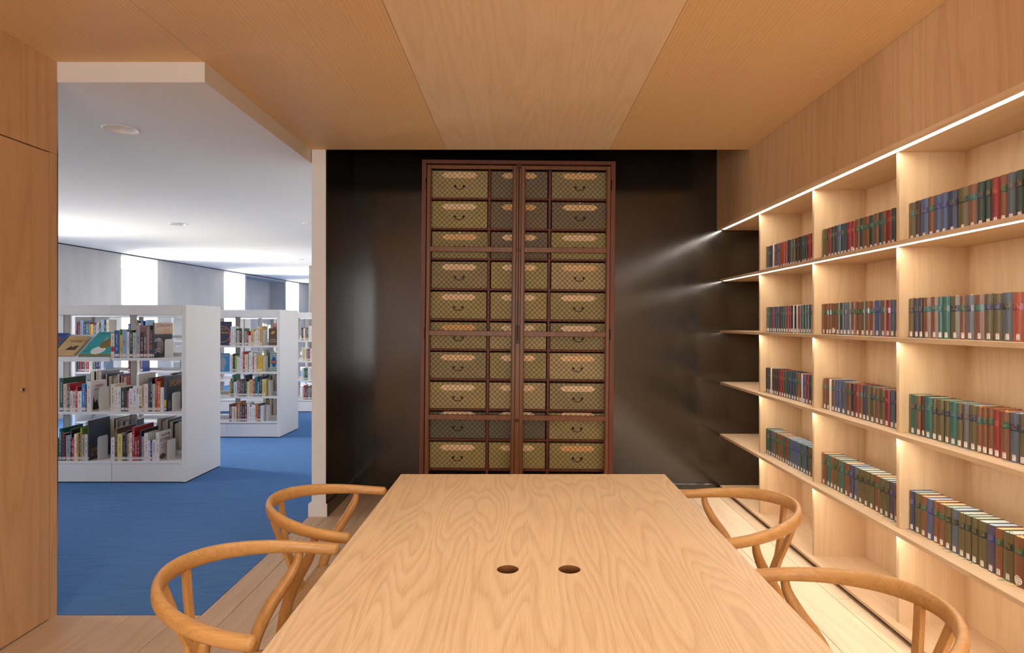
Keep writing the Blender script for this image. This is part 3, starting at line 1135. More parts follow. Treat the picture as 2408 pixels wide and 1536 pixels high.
k.l(k.mix(f, lin((150, 112, 66)), lin((214, 178, 124))), k.b.inputs['Base Color'])
k.b.inputs['Roughness'].default_value = 0.75
k.bump(hgt, 0.6, 0.0015)
M['cord'] = k.m


def make_chair():
    """Wishbone-backed armchair; faces +x, origin on the floor."""
    r = empty('wishbone_armchair')
    wood, legm = M['oak_chair'], M['oak_chair_leg']
    # bent top rail: tip - arm - back - arm - tip
    pts, rad = [], []
    N = 56
    A, B, xt = 0.345, 0.270, 0.118
    for i in range(N + 1):
        th = (-1 + 2 * i / N) * PI / 2
        # spend more points on the tight back of the bow
        x = xt - A * math.cos(th)
        y = B * math.sin(th)
        bk = max(0.0, math.cos(th))
        s = min(1.0, max(0.0, bk * 1.35 - 0.25)) ** 1.1
        z = 0.698 + 0.044 * bk ** 1.15
        pts.append((x, y, z))
        rad.append((0.0165 - 0.0045 * s, 0.0165 + 0.0065 * s))
    sweep('top_rail', pts, rad, wood, r, seg=18, power=2.5, round_ends=(True, True))
    # rear legs rising into the arms
    for sy in (-1, 1):
        p = catmull([(-0.168, sy * 0.190, 0.0), (-0.142, sy * 0.192, 0.20), (-0.114, sy * 0.196, 0.40), (-0.072, sy * 0.212, 0.525), (-0.020, sy * 0.240, 0.612), (0.004, sy * 0.256, 0.662), (0.010, sy * 0.258, 0.694)], 6)
        n = len(p)
        rr = []
        for i in range(n):
            q = i / (n - 1)
            v = 0.0125 + 0.0070 * math.sin(min(1, q / 0.5) * PI / 2) if q < 0.5 else 0.0195 - 0.0085 * ((q - 0.5) / 0.5)
            rr.append((v, v))
        sweep('rear_leg', p, rr, legm, r, seg=14, up=(0, 1, 0))
        p = [(0.212, sy * 0.225, 0.0), (0.212, sy * 0.225, 0.2), (0.212, sy * 0.225, 0.42), (0.212, sy * 0.225, 0.445)]
        sweep('front_leg', p, [(0.012, 0.012), (0.0165, 0.0165), (0.017, 0.017), (0.014, 0.014)], legm, r, seg=14, up=(0, 1, 0))
        p = [(0.212, sy * 0.225, 0.265), (0.02, sy * 0.208, 0.265), (-0.134, sy * 0.193, 0.265)]
        sweep('side_stretcher', p, [(0.008, 0.008), (0.011, 0.011), (0.008, 0.008)], wood, r, seg=10)
        p = [(0.212, sy * 0.225, 0.418), (-0.114, sy * 0.196, 0.405)]
        sweep('seat_rail', p, [(0.012, 0.012), (0.012, 0.012)], wood, r, seg=10)
    sweep('seat_rail', [(0.212, -0.225, 0.424), (0.212, 0.225, 0.424)], [(0.012, 0.014)] * 2, wood, r, seg=10)
    sweep('seat_rail', [(-0.114, -0.196, 0.40), (-0.114, 0.196, 0.40)], [(0.012, 0.016)] * 2, wood, r, seg=10)
    sweep('front_stretcher', [(0.212, -0.225, 0.205), (0.212, 0.225, 0.205)], [(0.010, 0.010)] * 2, wood, r, seg=10)
    sweep('rear_stretcher', [(-0.140, -0.192, 0.215), (-0.140, 0.192, 0.215)], [(0.010, 0.010)] * 2, wood, r, seg=10)
    # Y-shaped splat cut from one curved board
    def cx(z):
        q = (z - 0.40) / 0.33
        return -0.118 - 0.104 * q - 0.012 * math.sin(q * PI)
    z0, zf, z1 = 0.40, 0.545, 0.725
    Lo, Ro = [], []
    steps = 12
    outl = []
    for i in range(steps + 1):           # outer edge, one side going up
        z = z0 + (z1 - z0) * i / steps
        if z < zf:
            w = 0.024 + 0.004 * ((zf - z) / (zf - z0))
        else:
            q = (z - zf) / (z1 - zf)
            w = 0.024 + 0.044 * q ** 0.9
        Ro.append((w, z))
    inner = []
    for i in range(steps + 1):
        z = zf + 0.018 + (z1 - zf - 0.018) * i / steps
        q = (z - zf - 0.018) / (z1 - zf - 0.018)
        inner.append((0.0008 + 0.0445 * q, z))
    th = 0.0065
    bm = bmesh.new()

    def slab(pairs):
        """pairs: (w0, w1, z) rows from bottom to top -> a curved board of even thickness"""
        rows = []
        for w0, w1, z in pairs:
            rows.append([bm.verts.new((cx(z) + sx * th, w, z)) for sx, w in ((1, w0), (1, w1), (-1, w1), (-1, w0))])
        for p, q in zip(rows[:-1], rows[1:]):
            for i in range(4):
                j = (i + 1) % 4
                bm.faces.new((p[i], p[j], q[j], q[i]))
        bm.faces.new(rows[0])
        bm.faces.new(rows[-1])
    zs = zf + 0.004
    slab([(-(0.022 + 0.006 * (1 - i / 6)), 0.022 + 0.006 * (1 - i / 6), z0 + (zs - z0) * i / 6) for i in range(7)])
    for sy in (-1, 1):
        rows = []
        for i in range(11):
            q = i / 10
            z = zs + (z1 - zs) * q
            wo = 0.022 + 0.042 * q ** 0.95
            wi = 0.0006 + 0.040 * q ** 1.05
            rows.append((sy * wi, sy * wo, z))
        slab(rows)
    bmesh.ops.remove_doubles(bm, verts=bm.verts[:], dist=0.00005)
    bmesh.ops.recalc_face_normals(bm, faces=bm.faces[:])
    bmobj('back_splat', bm, legm, r)
    # woven seat
    vs, fs = [], []
    nx, ny = 14, 14
    for i in range(nx + 1):
        u = i / nx
        for j in range(ny + 1):
            v = -1 + 2 * j / ny
            x = -0.128 + 0.353 * u
            hw = 0.200 + (0.237 - 0.200) * u
            corner = 1.0
            y = v * hw
            edge = max(abs(v), abs(2 * u - 1))
            z = 0.423 + 0.014 * u - 0.016 * (1 - v * v) * (1 - (2 * u - 1) ** 2) + 0.008 * (1 - edge ** 6)
            if edge > 0.97:
                z -= 0.006
            vs.append((x, y, z))
    for i in range(nx):
        for j in range(ny):
            q = i * (ny + 1) + j
            fs.append((q, q + ny + 1, q + ny + 2, q + 1))
    base = len(vs)
    for (x, y, z) in list(vs):
        vs.append((x, y, min(z - 0.012, 0.402)))
    for i in range(nx):
        for j in range(ny):
            q = base + i * (ny + 1) + j
            fs.append((q, q + 1, q + ny + 2, q + ny + 1))
    rim = [j for j in range(ny + 1)] + [i * (ny + 1) + ny for i in range(1, nx + 1)] + [nx * (ny + 1) + j for j in range(ny - 1, -1, -1)] + [i * (ny + 1) for i in range(nx - 1, 0, -1)]
    for q in range(len(rim)):
        p, s = rim[q], rim[(q + 1) % len(rim)]
        fs.append((p, s, s + base, p + base))
    mobj('woven_seat', vs, fs, M['cord'], r, smooth=True)
    return r


def copy_tree(o, parent=None):
    c = o.copy()
    COL.objects.link(c)
    if parent is not None:
        c.parent = parent
        c.matrix_parent_inverse = Matrix.Identity(4)
    for ch in list(o.children):
        copy_tree(ch, c)
    return c


chair0 = make_chair()
CH = [(-0.697, 1.575, -2.0, 'oak wishbone armchair beside the carpet, close to the camera end of the table'),
      (-0.683, 2.205, 0.5, 'oak wishbone armchair beside the carpet, next to the white partition end'),
      (0.758, 2.150, 180.5, 'oak wishbone armchair on the bookcase side, at the cabinet end of the table'),
      (0.742, 1.375, 181.0, 'oak wishbone armchair on the bookcase side, close to the camera end of the table')]
for i, (x, y, rz, lab) in enumerate(CH):
    c = chair0 if i == 0 else copy_tree(chair0)
    c.location = (x, y, 0)
    c.rotation_euler = (0, 0, math.radians(rz))
    tag(c, lab, 'chair', 'wishbone chairs around the table')

# ================================================================== FILING CABINET WITH WIRE DOORS
YF, SC = 4.62, F / 4.62
TILT = math.radians(0.55)
cab_x = (985 + 1441) / 2 + 1.0
CX0 = -0.0314
cab = tag(empty('filing_cabinet', (CX0, YF, 0.012)), 'tall reddish wooden filing cabinet with two wire mesh doors', 'cabinet')
cab.rotation_euler = (0, TILT, 0)
M['cab_wood'] = oak('red_brown_cabinet_wood', (126, 80, 44), (84, 48, 26), 'Z', 9.0, 6.0, 0.4, 0.4, 0.7, 0.4, 0.08)
M['cab_frame'] = oak('red_painted_frame', (116, 62, 40), (82, 40, 26), 'Z', 9.0, 6.0, 0.3, 0.4, 0.7, 0.45, 0.08)
M['cab_shelf'] = oak('red_shelf_wood', (120, 58, 36), (84, 38, 24), 'X', 9.0, 6.0, 0.3, 0.4, 0.5, 0.5, 0.08)
# vertical centre of the visible front is about y = 745 px; columns measured there
XM = 1217.0


def fx(px):
    return (px - XM) / SC


def fz(py):
    return 1.4 - (py - 758) / SC - 0.012


CW = (1445 - 989) / 2 / SC
ZT = fz(377)
DEP = 0.35
box('side_panel', -CW, -CW + 0.036, 0.0, DEP, 0, ZT, M['cab_frame'], cab, bevel=0.002)
box('side_panel', CW - 0.036, CW, 0.0, DEP, 0, ZT, M['cab_frame'], cab, bevel=0.002)
box('top_panel', -CW + 0.036, CW - 0.036, 0.0, DEP, ZT - 0.030, ZT, M['cab_frame'], cab, bevel=0.002)
box('bottom_panel', -CW + 0.036, CW - 0.036, 0.0, DEP, 0.10, 0.13, M['cab_frame'], cab, bevel=0.002)
box('plinth', -CW + 0.03, CW - 0.03, 0.02, DEP - 0.02, 0.0, 0.10, M['cab_wood'], cab)
box('back_panel', -CW + 0.036, CW - 0.036, DEP - 0.012, DEP, 0.13, ZT - 0.03, M['dark_gap'], cab)
COLS = [(1010.5, 1143.5), (1152.5, 1286.5), (1295.5, 1428.5)]
VDIV = [1148, 1291]
ROWY = [(396, 463), (468.5, 535), (540.5, 606.5), (612, 678), (683.5, 750), (756, 821.5), (827, 892), (898.5, 963.5), (969.5, 1034), (1041, 1105)]
HD = [466, 538, 609.5, 681, 753, 824.5, 895, 966.5, 1037.5, 1108.5]
for p in VDIV:
    box('partition', fx(p) - 0.009, fx(p) + 0.009, 0.036, DEP - 0.012, 0.13, ZT - 0.03, M['cab_shelf'], cab)
spans = [(-CW + 0.036, fx(VDIV[0]) - 0.009), (fx(VDIV[0]) + 0.009, fx(VDIV[1]) - 0.009), (fx(VDIV[1]) + 0.009, CW - 0.036)]
for p in HD:
    for a, b in spans:
        box('shelf', a, b, 0.036, DEP - 0.012, fz(p) - 0.0075, fz(p) + 0.0075, M['cab_shelf'], cab, bevel=0.002)

# doors
PANELS = [(399, 582), (594, 779), (791, 976), (988, 1168)]


def wires(name, x0, x1, z0, z1, y, pitch, parent):
    w = 0.00115
    vs, fs = [], []

    def seg(p, q, yy):
        p, q = Vector(p), Vector(q)
        d = q - p
        if d.length < 0.002:
            return
        d.normalize()
        nrm = Vector((-d.y, d.x))
        b = len(vs)
        for e in (p, q):
            for (sn, sy) in ((1, 0), (0, -1), (-1, 0), (0, 1)):
                vs.append((e.x + nrm.x * w * sn, yy + w * sy, e.y + nrm.y * w * sn))
        for i in range(4):
            j = (i + 1) % 4
            fs.append((b + i, b + j, b + 4 + j, b + 4 + i))
    for sgn, yy in ((1, y), (-1, y + 0.0014)):
        # lines z = z_c + sgn*(x - x_c), offset c in steps of pitch
        lo = z0 - (x1 if sgn > 0 else -x0)
        hi = z1 - (x0 if sgn > 0 else -x1)
        c = math.floor(lo / pitch) * pitch
        while c <= hi:
            # z = sgn*x + c
            cand = []
            for xx in (x0, x1):
                zz = sgn * xx + c
                if z0 - 1e-6 <= zz <= z1 + 1e-6:
                    cand.append((xx, zz))
            for zz in (z0, z1):
                xx = (zz - c) / sgn
                if x0 + 1e-6 < xx < x1 - 1e-6:
                    cand.append((xx, zz))
            if len(cand) >= 2:
                cand.sort()
                seg(cand[0], cand[-1], yy)
            c += pitch
    o = mobj(name, vs, fs, M['wire'], parent)
    o['kind'] = 'stuff'
    return o


DOORS = [(1002.5, 1212.5, 'L'), (1223.5, 1432.5, 'R')]
for (p0, p1, side) in DOORS:
    hx = fx(p0) if side == 'L' else fx(p1)
    door = empty('cabinet_door', (hx, -0.004, 0), 0.0, cab)
    door['label'] = 'wire mesh door with four panels'
    X0, X1 = fx(p0) - hx, fx(p1) - hx
    ST = 8.0 / SC
    ZD0, ZD1 = 0.012, fz(391)
    for (a, b) in ((X0, X0 + ST), (X1 - ST, X1)):
        box('stile', a, b, -0.018, 0.008, ZD0, ZD1, M['cab_wood'], door, bevel=0.003, seg=2)
        inner_a, inner_b = (b, b + 0.006) if a == X0 else (a - 0.006, a)
        box('stile_moulding', inner_a, inner_b, -0.010, 0.006, ZD0, ZD1, M['cab_wood'], door, bevel=0.002)
    zz = [ZD1] + [v for p in PANELS for v in (fz(p[0]), fz(p[1]))] + [ZD0]
    for i in range(0, len(zz), 2):
        if i + 1 < len(zz):
            box('rail', X0 + ST, X1 - ST, -0.016, 0.007, zz[i + 1], zz[i], M['cab_wood'], door, bevel=0.003, seg=2)
    for (pa, pb) in PANELS:
        wires('wire_mesh', X0 + ST + 0.004, X1 - ST - 0.004, fz(pb) - 0.001, fz(pa) + 0.001, 0.002, 0.0385, door)
    for pz in (435, 785, 1140):
        cyl('hinge', (X0 - 0.006 if side == 'L' else X1 + 0.006), -0.012, fz(pz), 0.0055, 0.085, M['brown_metal'], door, seg=12)
# centre bar with bolt
cb = box('astragal', fx(1212.5) + 0.0005, fx(1223.5) - 0.0005, -0.032, 0.0, 0.012, fz(389), M['cab_wood'], cab, bevel=0.004, seg=2)
box('lock_plate', fx(1214), fx(1222), -0.038, -0.030, fz(808), fz(765), M['brown_metal'], cab, bevel=0.001)
cyl('bolt_rod', fx(1218), -0.036, fz(600), 0.0035, 1.35, M['brown_metal'], cab, seg=10)
for p in (392, 586, 800, 984):
    box('rod_guide', fx(1214.5), fx(1221.5), -0.041, -0.031, fz(p + 7), fz(p), M['brown_metal'], cab, bevel=0.001)

# file boxes
BOXC = [(172, 156, 104), (166, 154, 98), (178, 162, 116), (160, 148, 98), (152, 140, 98)]
box_mats = [plain('file_box_cloth_%d' % i, c, 0.62, noise=0.22, nscale=7.0, bump=0.08, bscale=300.0) for i, c in enumerate(BOXC)]
shade_mats = {'grey': plain('file_box_cloth_grey', (124, 110, 84), 0.6, noise=0.2, nscale=7.0, bump=0.08), 'dark': plain('file_box_cloth_dark', (108, 104, 84), 0.6, noise=0.2, nscale=7.0, bump=0.08)}
k = NT('handwritten_card')
m, z = text_mask(k, 3.0, 0.08, 0.92, 46.0, 0.52, 0)
info = k.n('ShaderNodeObjectInfo')
basec = k.ramp(info.outputs['Random'], [(0.0, lin((250, 226, 186))), (0.75, lin((246, 214, 164))), (0.95, lin((236, 190, 126)))])
k.l(k.mix(k.math('MULTIPLY', m, 0.4), basec, lin((120, 84, 50))), k.b.inputs['Base Color'])
k.b.inputs['Roughness'].default_value = 0.8
M['card'] = k.m
M['tab'] = plain('ivory_tab', (220, 206, 160), 0.6, noise=0.1)
cn = ['side column by the carpet', 'centre column', 'column by the bookcase']
TONES = {(0, 1): 'grey', (1, 1): 'grey', (1, 2): 'grey', (2, 1): 'grey', (3, 0): None, (8, 0): 'dark', (8, 1): 'dark'}
card_off = {}
Rt = Matrix.Translation(Vector((CX0, YF, 0.012))) @ Matrix.Rotation(TILT, 4, 'Y')
for r, (ya, yb) in enumerate(ROWY):
    for c, (pa, pb) in enumerate(COLS):
        w = (pb - pa) / SC
        shelf_z = fz(HD[r]) + 0.0075
        h = fz(ya) - shelf_z
        jx = random.uniform(-0.004, 0.004)
        jy = random.uniform(0.0, 0.008)
        tone = TONES.get((r, c))
        mat = shade_mats[tone] if tone else random.choice(box_mats)
        ctr = Vector(((fx(pa) + fx(pb)) / 2 + jx, 0.048 + jy, shelf_z + 0.0004))
        nm = 'top' if r == 0 else ('bottom' if r == 9 else ORD[r])
        b = tag(empty('file_box'), 'olive cloth file box with name card, %s row, %s' % (nm, cn[c]), 'file box', 'file boxes in the wire-door cabinet')
        b.location = Rt @ ctr
        b.rotation_euler = (0, TILT, 0)
        box('box_body', -w / 2, w / 2, 0, 0.27, 0, h - 0.012, mat, b, bevel=0.002)
        box('front_flap', -w / 2 + 0.001, w / 2 - 0.001, -0.003, -0.0001, 0.012, h - 0.0125, mat, b, bevel=0.0008)
        zc = h - 0.012 - 0.052 + (0.018 if r == 0 else 0.01)
        cl, ch_ = 0.140, 0.0225
        if r == 8:
            zc = h - 0.030
        pts = [(-cl, zc), (-cl + 0.033, zc + ch_), (cl - 0.033, zc + ch_), (cl, zc), (cl - 0.033, zc - ch_), (-cl + 0.033, zc - ch_)]
        vs = [(x, -0.0042, zz2) for x, zz2 in pts] + [(x, -0.0030, zz2) for x, zz2 in pts]
        fs = [(5, 4, 3, 2, 1, 0)[::-1], (6, 7, 8, 9, 10, 11)[::-1]] + [(i, i + 6, (i + 1) % 6 + 6, (i + 1) % 6) for i in range(6)]
        mobj('name_card', vs, fs, M['card'], b)
        hz = h * 0.5 - 0.022
        hd = empty('handle', (0, -0.003, hz), 0, b)
        for s in (-1, 1):
            cyl('knob', s * 0.034, -0.006, 0, 0.0095, 0.014, M['brown_metal'], hd, axis='Y', seg=14, bevel=0.002)
        pp = [(0.034 * math.cos(PI + PI * i / 10), -0.012, -0.004 + 0.022 * math.sin(PI + PI * i / 10)) for i in range(11)]
        sweep('bail', pp, [(0.0026, 0.0026)] * 11, M['brown_metal'], hd, seg=8, up=(0, 1, 0))
        if random.random() < 0.8:
            box('paper_tab', -0.006, 0.006, -0.0055, -0.003, h - 0.026, h - 0.0125, M['tab'], b)

# ================================================================== WHITE LIBRARY BOOKCASES
BAY = 0.61
XR = -2.90
CASE_D = 0.60
HALF = 0.29


def library_case(yf, label, levels_front, bays=4, tray_bays=()):
    xl = XR - 0.07 - bays * BAY
    cxx = (xl + XR) / 2
    t = tag(empty('library_bookcase', (cxx, yf + CASE_D / 2, 0.002)), label, 'bookcase', 'white double-sided bookcases in the library hall')

    def b(name, x0, x1, y0, y1, z0, z1, mat, bev=0.0):
        return box(name, x0 - cxx, x1 - cxx, y0 - CASE_D / 2, y1 - CASE_D / 2, z0, z1, mat, t, bev)
    wm = M['white_metal']
    for x in (xl, XR - 0.035):
        b('end_panel', x, x + 0.035, 0, CASE_D, 0.010, 1.55, wm, 0.002)
        b('foot', x + 0.004, x + 0.031, 0.01, CASE_D - 0.01, 0.0, 0.010, M['black_steel'])
    b('top_board', xl + 0.035, XR - 0.035, 0.02, CASE_D - 0.02, 1.528, 1.546, wm)
    x0 = xl + 0.035
    for i in range(bays):
        a, e = x0 + i * BAY, x0 + (i + 1) * BAY
        for (y0, y1) in ((0.0, 0.018), (CASE_D - 0.018, CASE_D)):
            b('top_rail', a + 0.0006, e - 0.0006, y0, y1, 1.462, 1.549, wm, 0.001)
            b('plinth_panel', a + 0.0012, e - 0.0012, y0 + 0.004, y1 - 0.004, 0.012, 0.166, wm, 0.001)
        b('plinth_core', a, e, 0.03, CASE_D - 0.03, 0.004, 0.164, M['black_steel'])
        lv = levels_front[i] if isinstance(levels_front[0], (list, tuple)) else levels_front
        for j, z in enumerate(lv):
            for back in (0, 1):
                y0, y1 = (0.0, HALF) if not back else (CASE_D - HALF, CASE_D)
                if back == 0 and i in tray_bays and j == len(lv) - 1:
                    continue
                sh = b('shelf', a + 0.001, e - 0.001, y0 + 0.002, y1 - 0.002, z - 0.024, z, wm, 0.001)
                yy = y1 - 0.006 if not back else y0 + 0.002
                b('shelf_upstand', a + 0.012, e - 0.012, yy, yy + 0.004, z, z + 0.03, wm)
    for i in range(1, bays):
        x = x0 + i * BAY
        b('upright', x - 0.024, x + 0.024, HALF + 0.001, CASE_D - HALF - 0.001, 0.164, 1.527, M['grey_metal'])
        b('slot_strip', x - 0.030, x - 0.0245, HALF + 0.002, CASE_D - HALF - 0.002, 0.17, 1.52, M['black_steel'])
    for x in (x0, x0 + bays * BAY):
        b('end_upright', x - 0.0005 if x == x0 else x - 0.020, x + 0.020 if x == x0 else x + 0.0005, HALF + 0.001, CASE_D - HALF - 0.001, 0.164, 1.527, M['grey_metal'])
    return t, x0


YA, YB, YC, YD = 5.17, 7.20, 9.25, 11.30
LEV_A = [0.192, 0.621, 1.088]
LEV_B = [0.196, 0.500, 0.798, 1.117]
caseA, xA = library_case(YA, 'white double-sided bookcase closest to the oak doorway, with sloping display tray', LEV_A, tray_bays=(0, 1, 2))
caseB, xB = library_case(YB, 'white double-sided bookcase in the second row of the hall', [[0.196, 0.50, 0.798, 1.205], [0.196, 0.50, 0.798, 1.205], LEV_B, LEV_B])
caseC, xC = library_case(YC, 'white double-sided bookcase in the third row, cut off by the partition', LEV_B)
caseD, xD = library_case(YD, 'white double-sided bookcase at the far back of the hall', LEV_B)
bayA = [xA + i * BAY for i in range(5)]
bayB = [xB + i * BAY for i in range(5)]

PB = {'cream': (222, 212, 186), 'white': (226, 224, 222), 'black': (30, 28, 30), 'red': (178, 32, 40), 'dark red': (120, 30, 42), 'blue': (20, 70, 150), 'navy': (34, 40, 76), 'teal': (10, 112, 116),
      'green': (20, 124, 70), 'dark green': (18, 68, 46), 'lime': (138, 178, 40), 'yellow': (222, 180, 30), 'orange': (206, 110, 44), 'tan': (204, 166, 104), 'brown': (104, 74, 52), 'grey': (150, 154, 160),
      'light blue': (132, 168, 200), 'pale green': (168, 196, 182), 'mauve': (168, 154, 160), 'pink': (206, 90, 140), 'purple': (84, 50, 128), 'beige': (206, 180, 156), 'dark grey': (70, 72, 78), 'sky blue': (24, 128, 190),
      'turquoise': (30, 160, 168), 'slate': (60, 70, 84), 'pale yellow': (220, 204, 120)}
_pm = {}


def pb_mat(c):
    if c not in _pm:
        _pm[c] = plain('printed_card_' + c.replace(' ', '_'), PB[c], 0.42, noise=0.06, nscale=25.0, coat=0.25)
    return _pm[c]


INK = {'black': plain('ink_black', (28, 26, 28), 0.5, noise=0.1), 'white': plain('ink_white', (230, 228, 222), 0.5, noise=0.05), 'red': plain('ink_red', (190, 40, 44), 0.5, noise=0.05),
       'gold': plain('ink_gold', (214, 156, 60), 0.45, noise=0.05), 'blue': plain('ink_blue', (40, 70, 140), 0.5, noise=0.05), 'brown': plain('ink_brown', (70, 50, 36), 0.5, noise=0.05),
       'orange': plain('ink_orange', (220, 130, 50), 0.5, noise=0.05), 'dark red': plain('ink_dark_red', (120, 30, 34), 0.5, noise=0.05)}
LIGHT = {'cream', 'white', 'yellow', 'tan', 'light blue', 'pale green', 'beige', 'lime', 'pale yellow', 'mauve', 'grey', 'orange'}


def marks(name, t, h, ink, parent, seed, z0=0.28, z1=0.86):
    rnd = random.Random(seed)
    vs, fs = [], []
    z = h * z0
    x = -0.0005
    w = min(0.13 * t, 0.0028)
    while z < h * z1:
        L = rnd.uniform(0.0022, 0.0065)
        if rnd.random() < 0.86:
            c = rnd.uniform(-0.06, 0.06) * t
            b = len(vs)
            vs += [(x, c - w, z), (x, c + w, z), (x, c + w, z + L), (x, c - w, z + L)]
            fs.append((b, b + 3, b + 2, b + 1))
        z += L + rnd.uniform(0.0008, 0.0018)
        if rnd.random() < 0.09:
            z += rnd.uniform(0.006, 0.02)
    if fs:
        mobj(name, vs, fs, INK[ink], parent)


def paperback(x0, x1, yfront, z, h, colour, label, d=0.15, ink=None, detail=True, rot=PI / 2, spine=None, band=None, group='paperbacks in the white bookcases', lean=0.0):
    t = abs(x1 - x0) - 0.0006
    o = tag(empty('paperback_book', ((x0 + x1) / 2, yfront, z + 0.0026), rot), label, 'paperback book', group)
    if lean:
        o.rotation_euler = (lean, 0, rot)
    book_cover('cover', t, h, d, pb_mat(colour), o, 0.0, min(0.0015, t * 0.15))
    th = min(0.0016, t * 0.16)
    box('pages', th + 0.0005, d - 0.001, -t / 2 + th, t / 2 - th, 0.0006, h - 0.0006, page_mat((222, 214, 196)), o)
    if detail:
        ink = ink or ('black' if colour in LIGHT else 'white')
        if spine:
            lettering('spine_lettering', spine, min(t * 0.75, 0.028), INK[ink], o, (-0.0007, 0, h * 0.55), (0, -PI / 2, 0))
        else:
            marks('spine_lettering', t, h, ink, o, hash_(label))
        if band:
            spine_patch('spine_band', t, 0.0, h * band[1], h * band[2], pb_mat(band[0]), o, lift=0.0003)
        spine_patch('call_number_label', t, 0.0, 0.010, 0.034, M['sticker'], o, -t * 0.40, t * 0.40, 0.0007)
    return o


def hash_(s):
    v = 7
    for ch in s:
        v = (v * 131 + ord(ch)) % 1000003
    return v


def bookend(x, y, z, label, h=0.16, d=0.13):
    o = tag(empty('bookend', (x, y, z + 0.0026)), label, 'bookend', 'white metal bookends')
    # upright plate with rounded top corners, edge on to the shelf front
    r = 0.02
    prof = [(0, 0), (0, h - r)] + [(r - r * math.cos(a), h - r + r * math.sin(a)) for a in (0.4, 0.8, 1.2)] + [(r, h), (d - r, h)] + [(d - r + r * math.sin(a), h - r + r * math.cos(a)) for a in (0.4, 0.8, 1.2)] + [(d, h - r), (d, 0)]
    n = len(prof)
    vs = [(0, y_, z_) for y_, z_ in prof] + [(0.0012, y_, z_) for y_, z_ in prof]
    fs = [tuple(range(n)), tuple(range(2 * n - 1, n - 1, -1))] + [(i, (i + 1) % n, n + (i + 1) % n, n + i)[::-1] for i in range(n)]
    mobj('upright_plate', vs, fs, M['white_metal'], o)
    box('foot_plate', 0.0012, 0.07, 0.01, d - 0.01, 0, 0.0012, M['white_metal'], o)
    return o


def zoom_row(txt, ox, sc, yfront, ptop_org, psc, bottom):
    """'start| end:top:colour[:ink]' in zoomed pixels -> [(X0, X1, h, colour, ink)]"""
    start, rest = txt.split('|')
    p = float(start)
    out = []
    for it in rest.split(','):
        q = [v.strip() for v in it.split(':')]
        e = float(q[0])
        X0 = (ox + p / sc - 1222) * yfront / F
        X1 = (ox + e / sc - 1222) * yfront / F
        h = (bottom - float(q[1])) / psc * yfront / F
        out.append((X0, X1, h, q[2], q[3] if len(q) > 3 else None))
        p = e
    return out


def place_row(items, yfront, z, where, skip=(), specials=None, dlo=0.13, dhi=0.19):
    specials = specials or {}
    for i, (X0, X1, h, c, ink) in enumerate(items):
        if c == 'gap':
            continue
        kw = dict(specials.get(i, {}))
        h = max(0.12, min(h, 0.36))
        d = kw.pop('d', min(dhi, max(dlo, h * 0.66)))
        lab = kw.pop('label', None) or '%s paperback, %s from window end, %s' % (c, ORD[i], where)
        paperback(X0, X1, yfront, z, h, c, lab, d=d, ink=ink, **kw)


YSA = YA + 0.012
# first bookcase, end bay, top shelf
r = zoom_row('1060| 1122:670:cream:black, 1210:620:blue:white, 1225:600:lime, 1258:700:yellow:brown, 1340:615:light blue:red, 1388:645:white:black, 1445:620:black:white, 1505:655:pale green:black, 1575:530:mauve:blue, 1640:660:black:white, 1688:665:brown, 1707:565:red, 1730:565:light blue:red, 1760:535:brown:gold, 1800:600:navy:orange', 120, 7.525, YSA, 700, 7.525, 1105)
place_row(r, YSA, LEV_A[2], 'top shelf of first bookcase end bay', specials={0: {'band': ('red', 0.25, 0.45)}, 4: {'spine': '1991'}, 8: {'spine': '33-45'}})
# first bookcase, end bay, middle shelf
r = zoom_row('768| 822:245:cream:black, 862:280:white:red, 900:275:white:black, 950:290:dark green:white, 985:280:black:red, 1005:330:pink, 1055:300:white:black, 1100:265:white:blue, 1135:115:white:red, 1168:265:cream:blue, 1200:250:tan:brown, 1250:240:white:red, 1280:165:slate:orange, 1305:160:black:white, 1342:240:pale green:black, 1370:170:red:white, 1410:210:orange:white, 1455:285:white:red', 120, 5.484, YSA, 860, 5.484, 595)
place_row(r, YSA, LEV_A[1], 'middle shelf of first bookcase end bay', specials={8: {'spine': 'PRESSE', 'd': 0.24}, 12: {'d': 0.24}, 13: {'d': 0.25}, 14: {'spine': '1715'}, 15: {'d': 0.22}, 9: {'band': ('navy', 0.08, 0.2)}})
# first bookcase, end bay, bottom shelf
r = zoom_row('772| 820:930:white:black, 855:815:brown:gold, 920:885:pale yellow:brown, 962:905:black:gold, 985:850:navy:orange, 1013:880:tan:black, 1045:870:white:black, 1080:800:red:white, 1110:930:red:white, 1140:910:dark red:white, 1168:840:black:red, 1200:920:mauve:red, 1250:875:white:red, 1280:970:white:black, 1305:965:purple:white, 1350:960:white:black', 120, 5.484, YSA, 860, 5.484, 1230)
place_row(r, YSA, LEV_A[0], 'bottom shelf of first bookcase end bay', specials={1: {'d': 0.25}, 7: {'d': 0.27}, 10: {'d': 0.24}, 2: {'d': 0.2}})
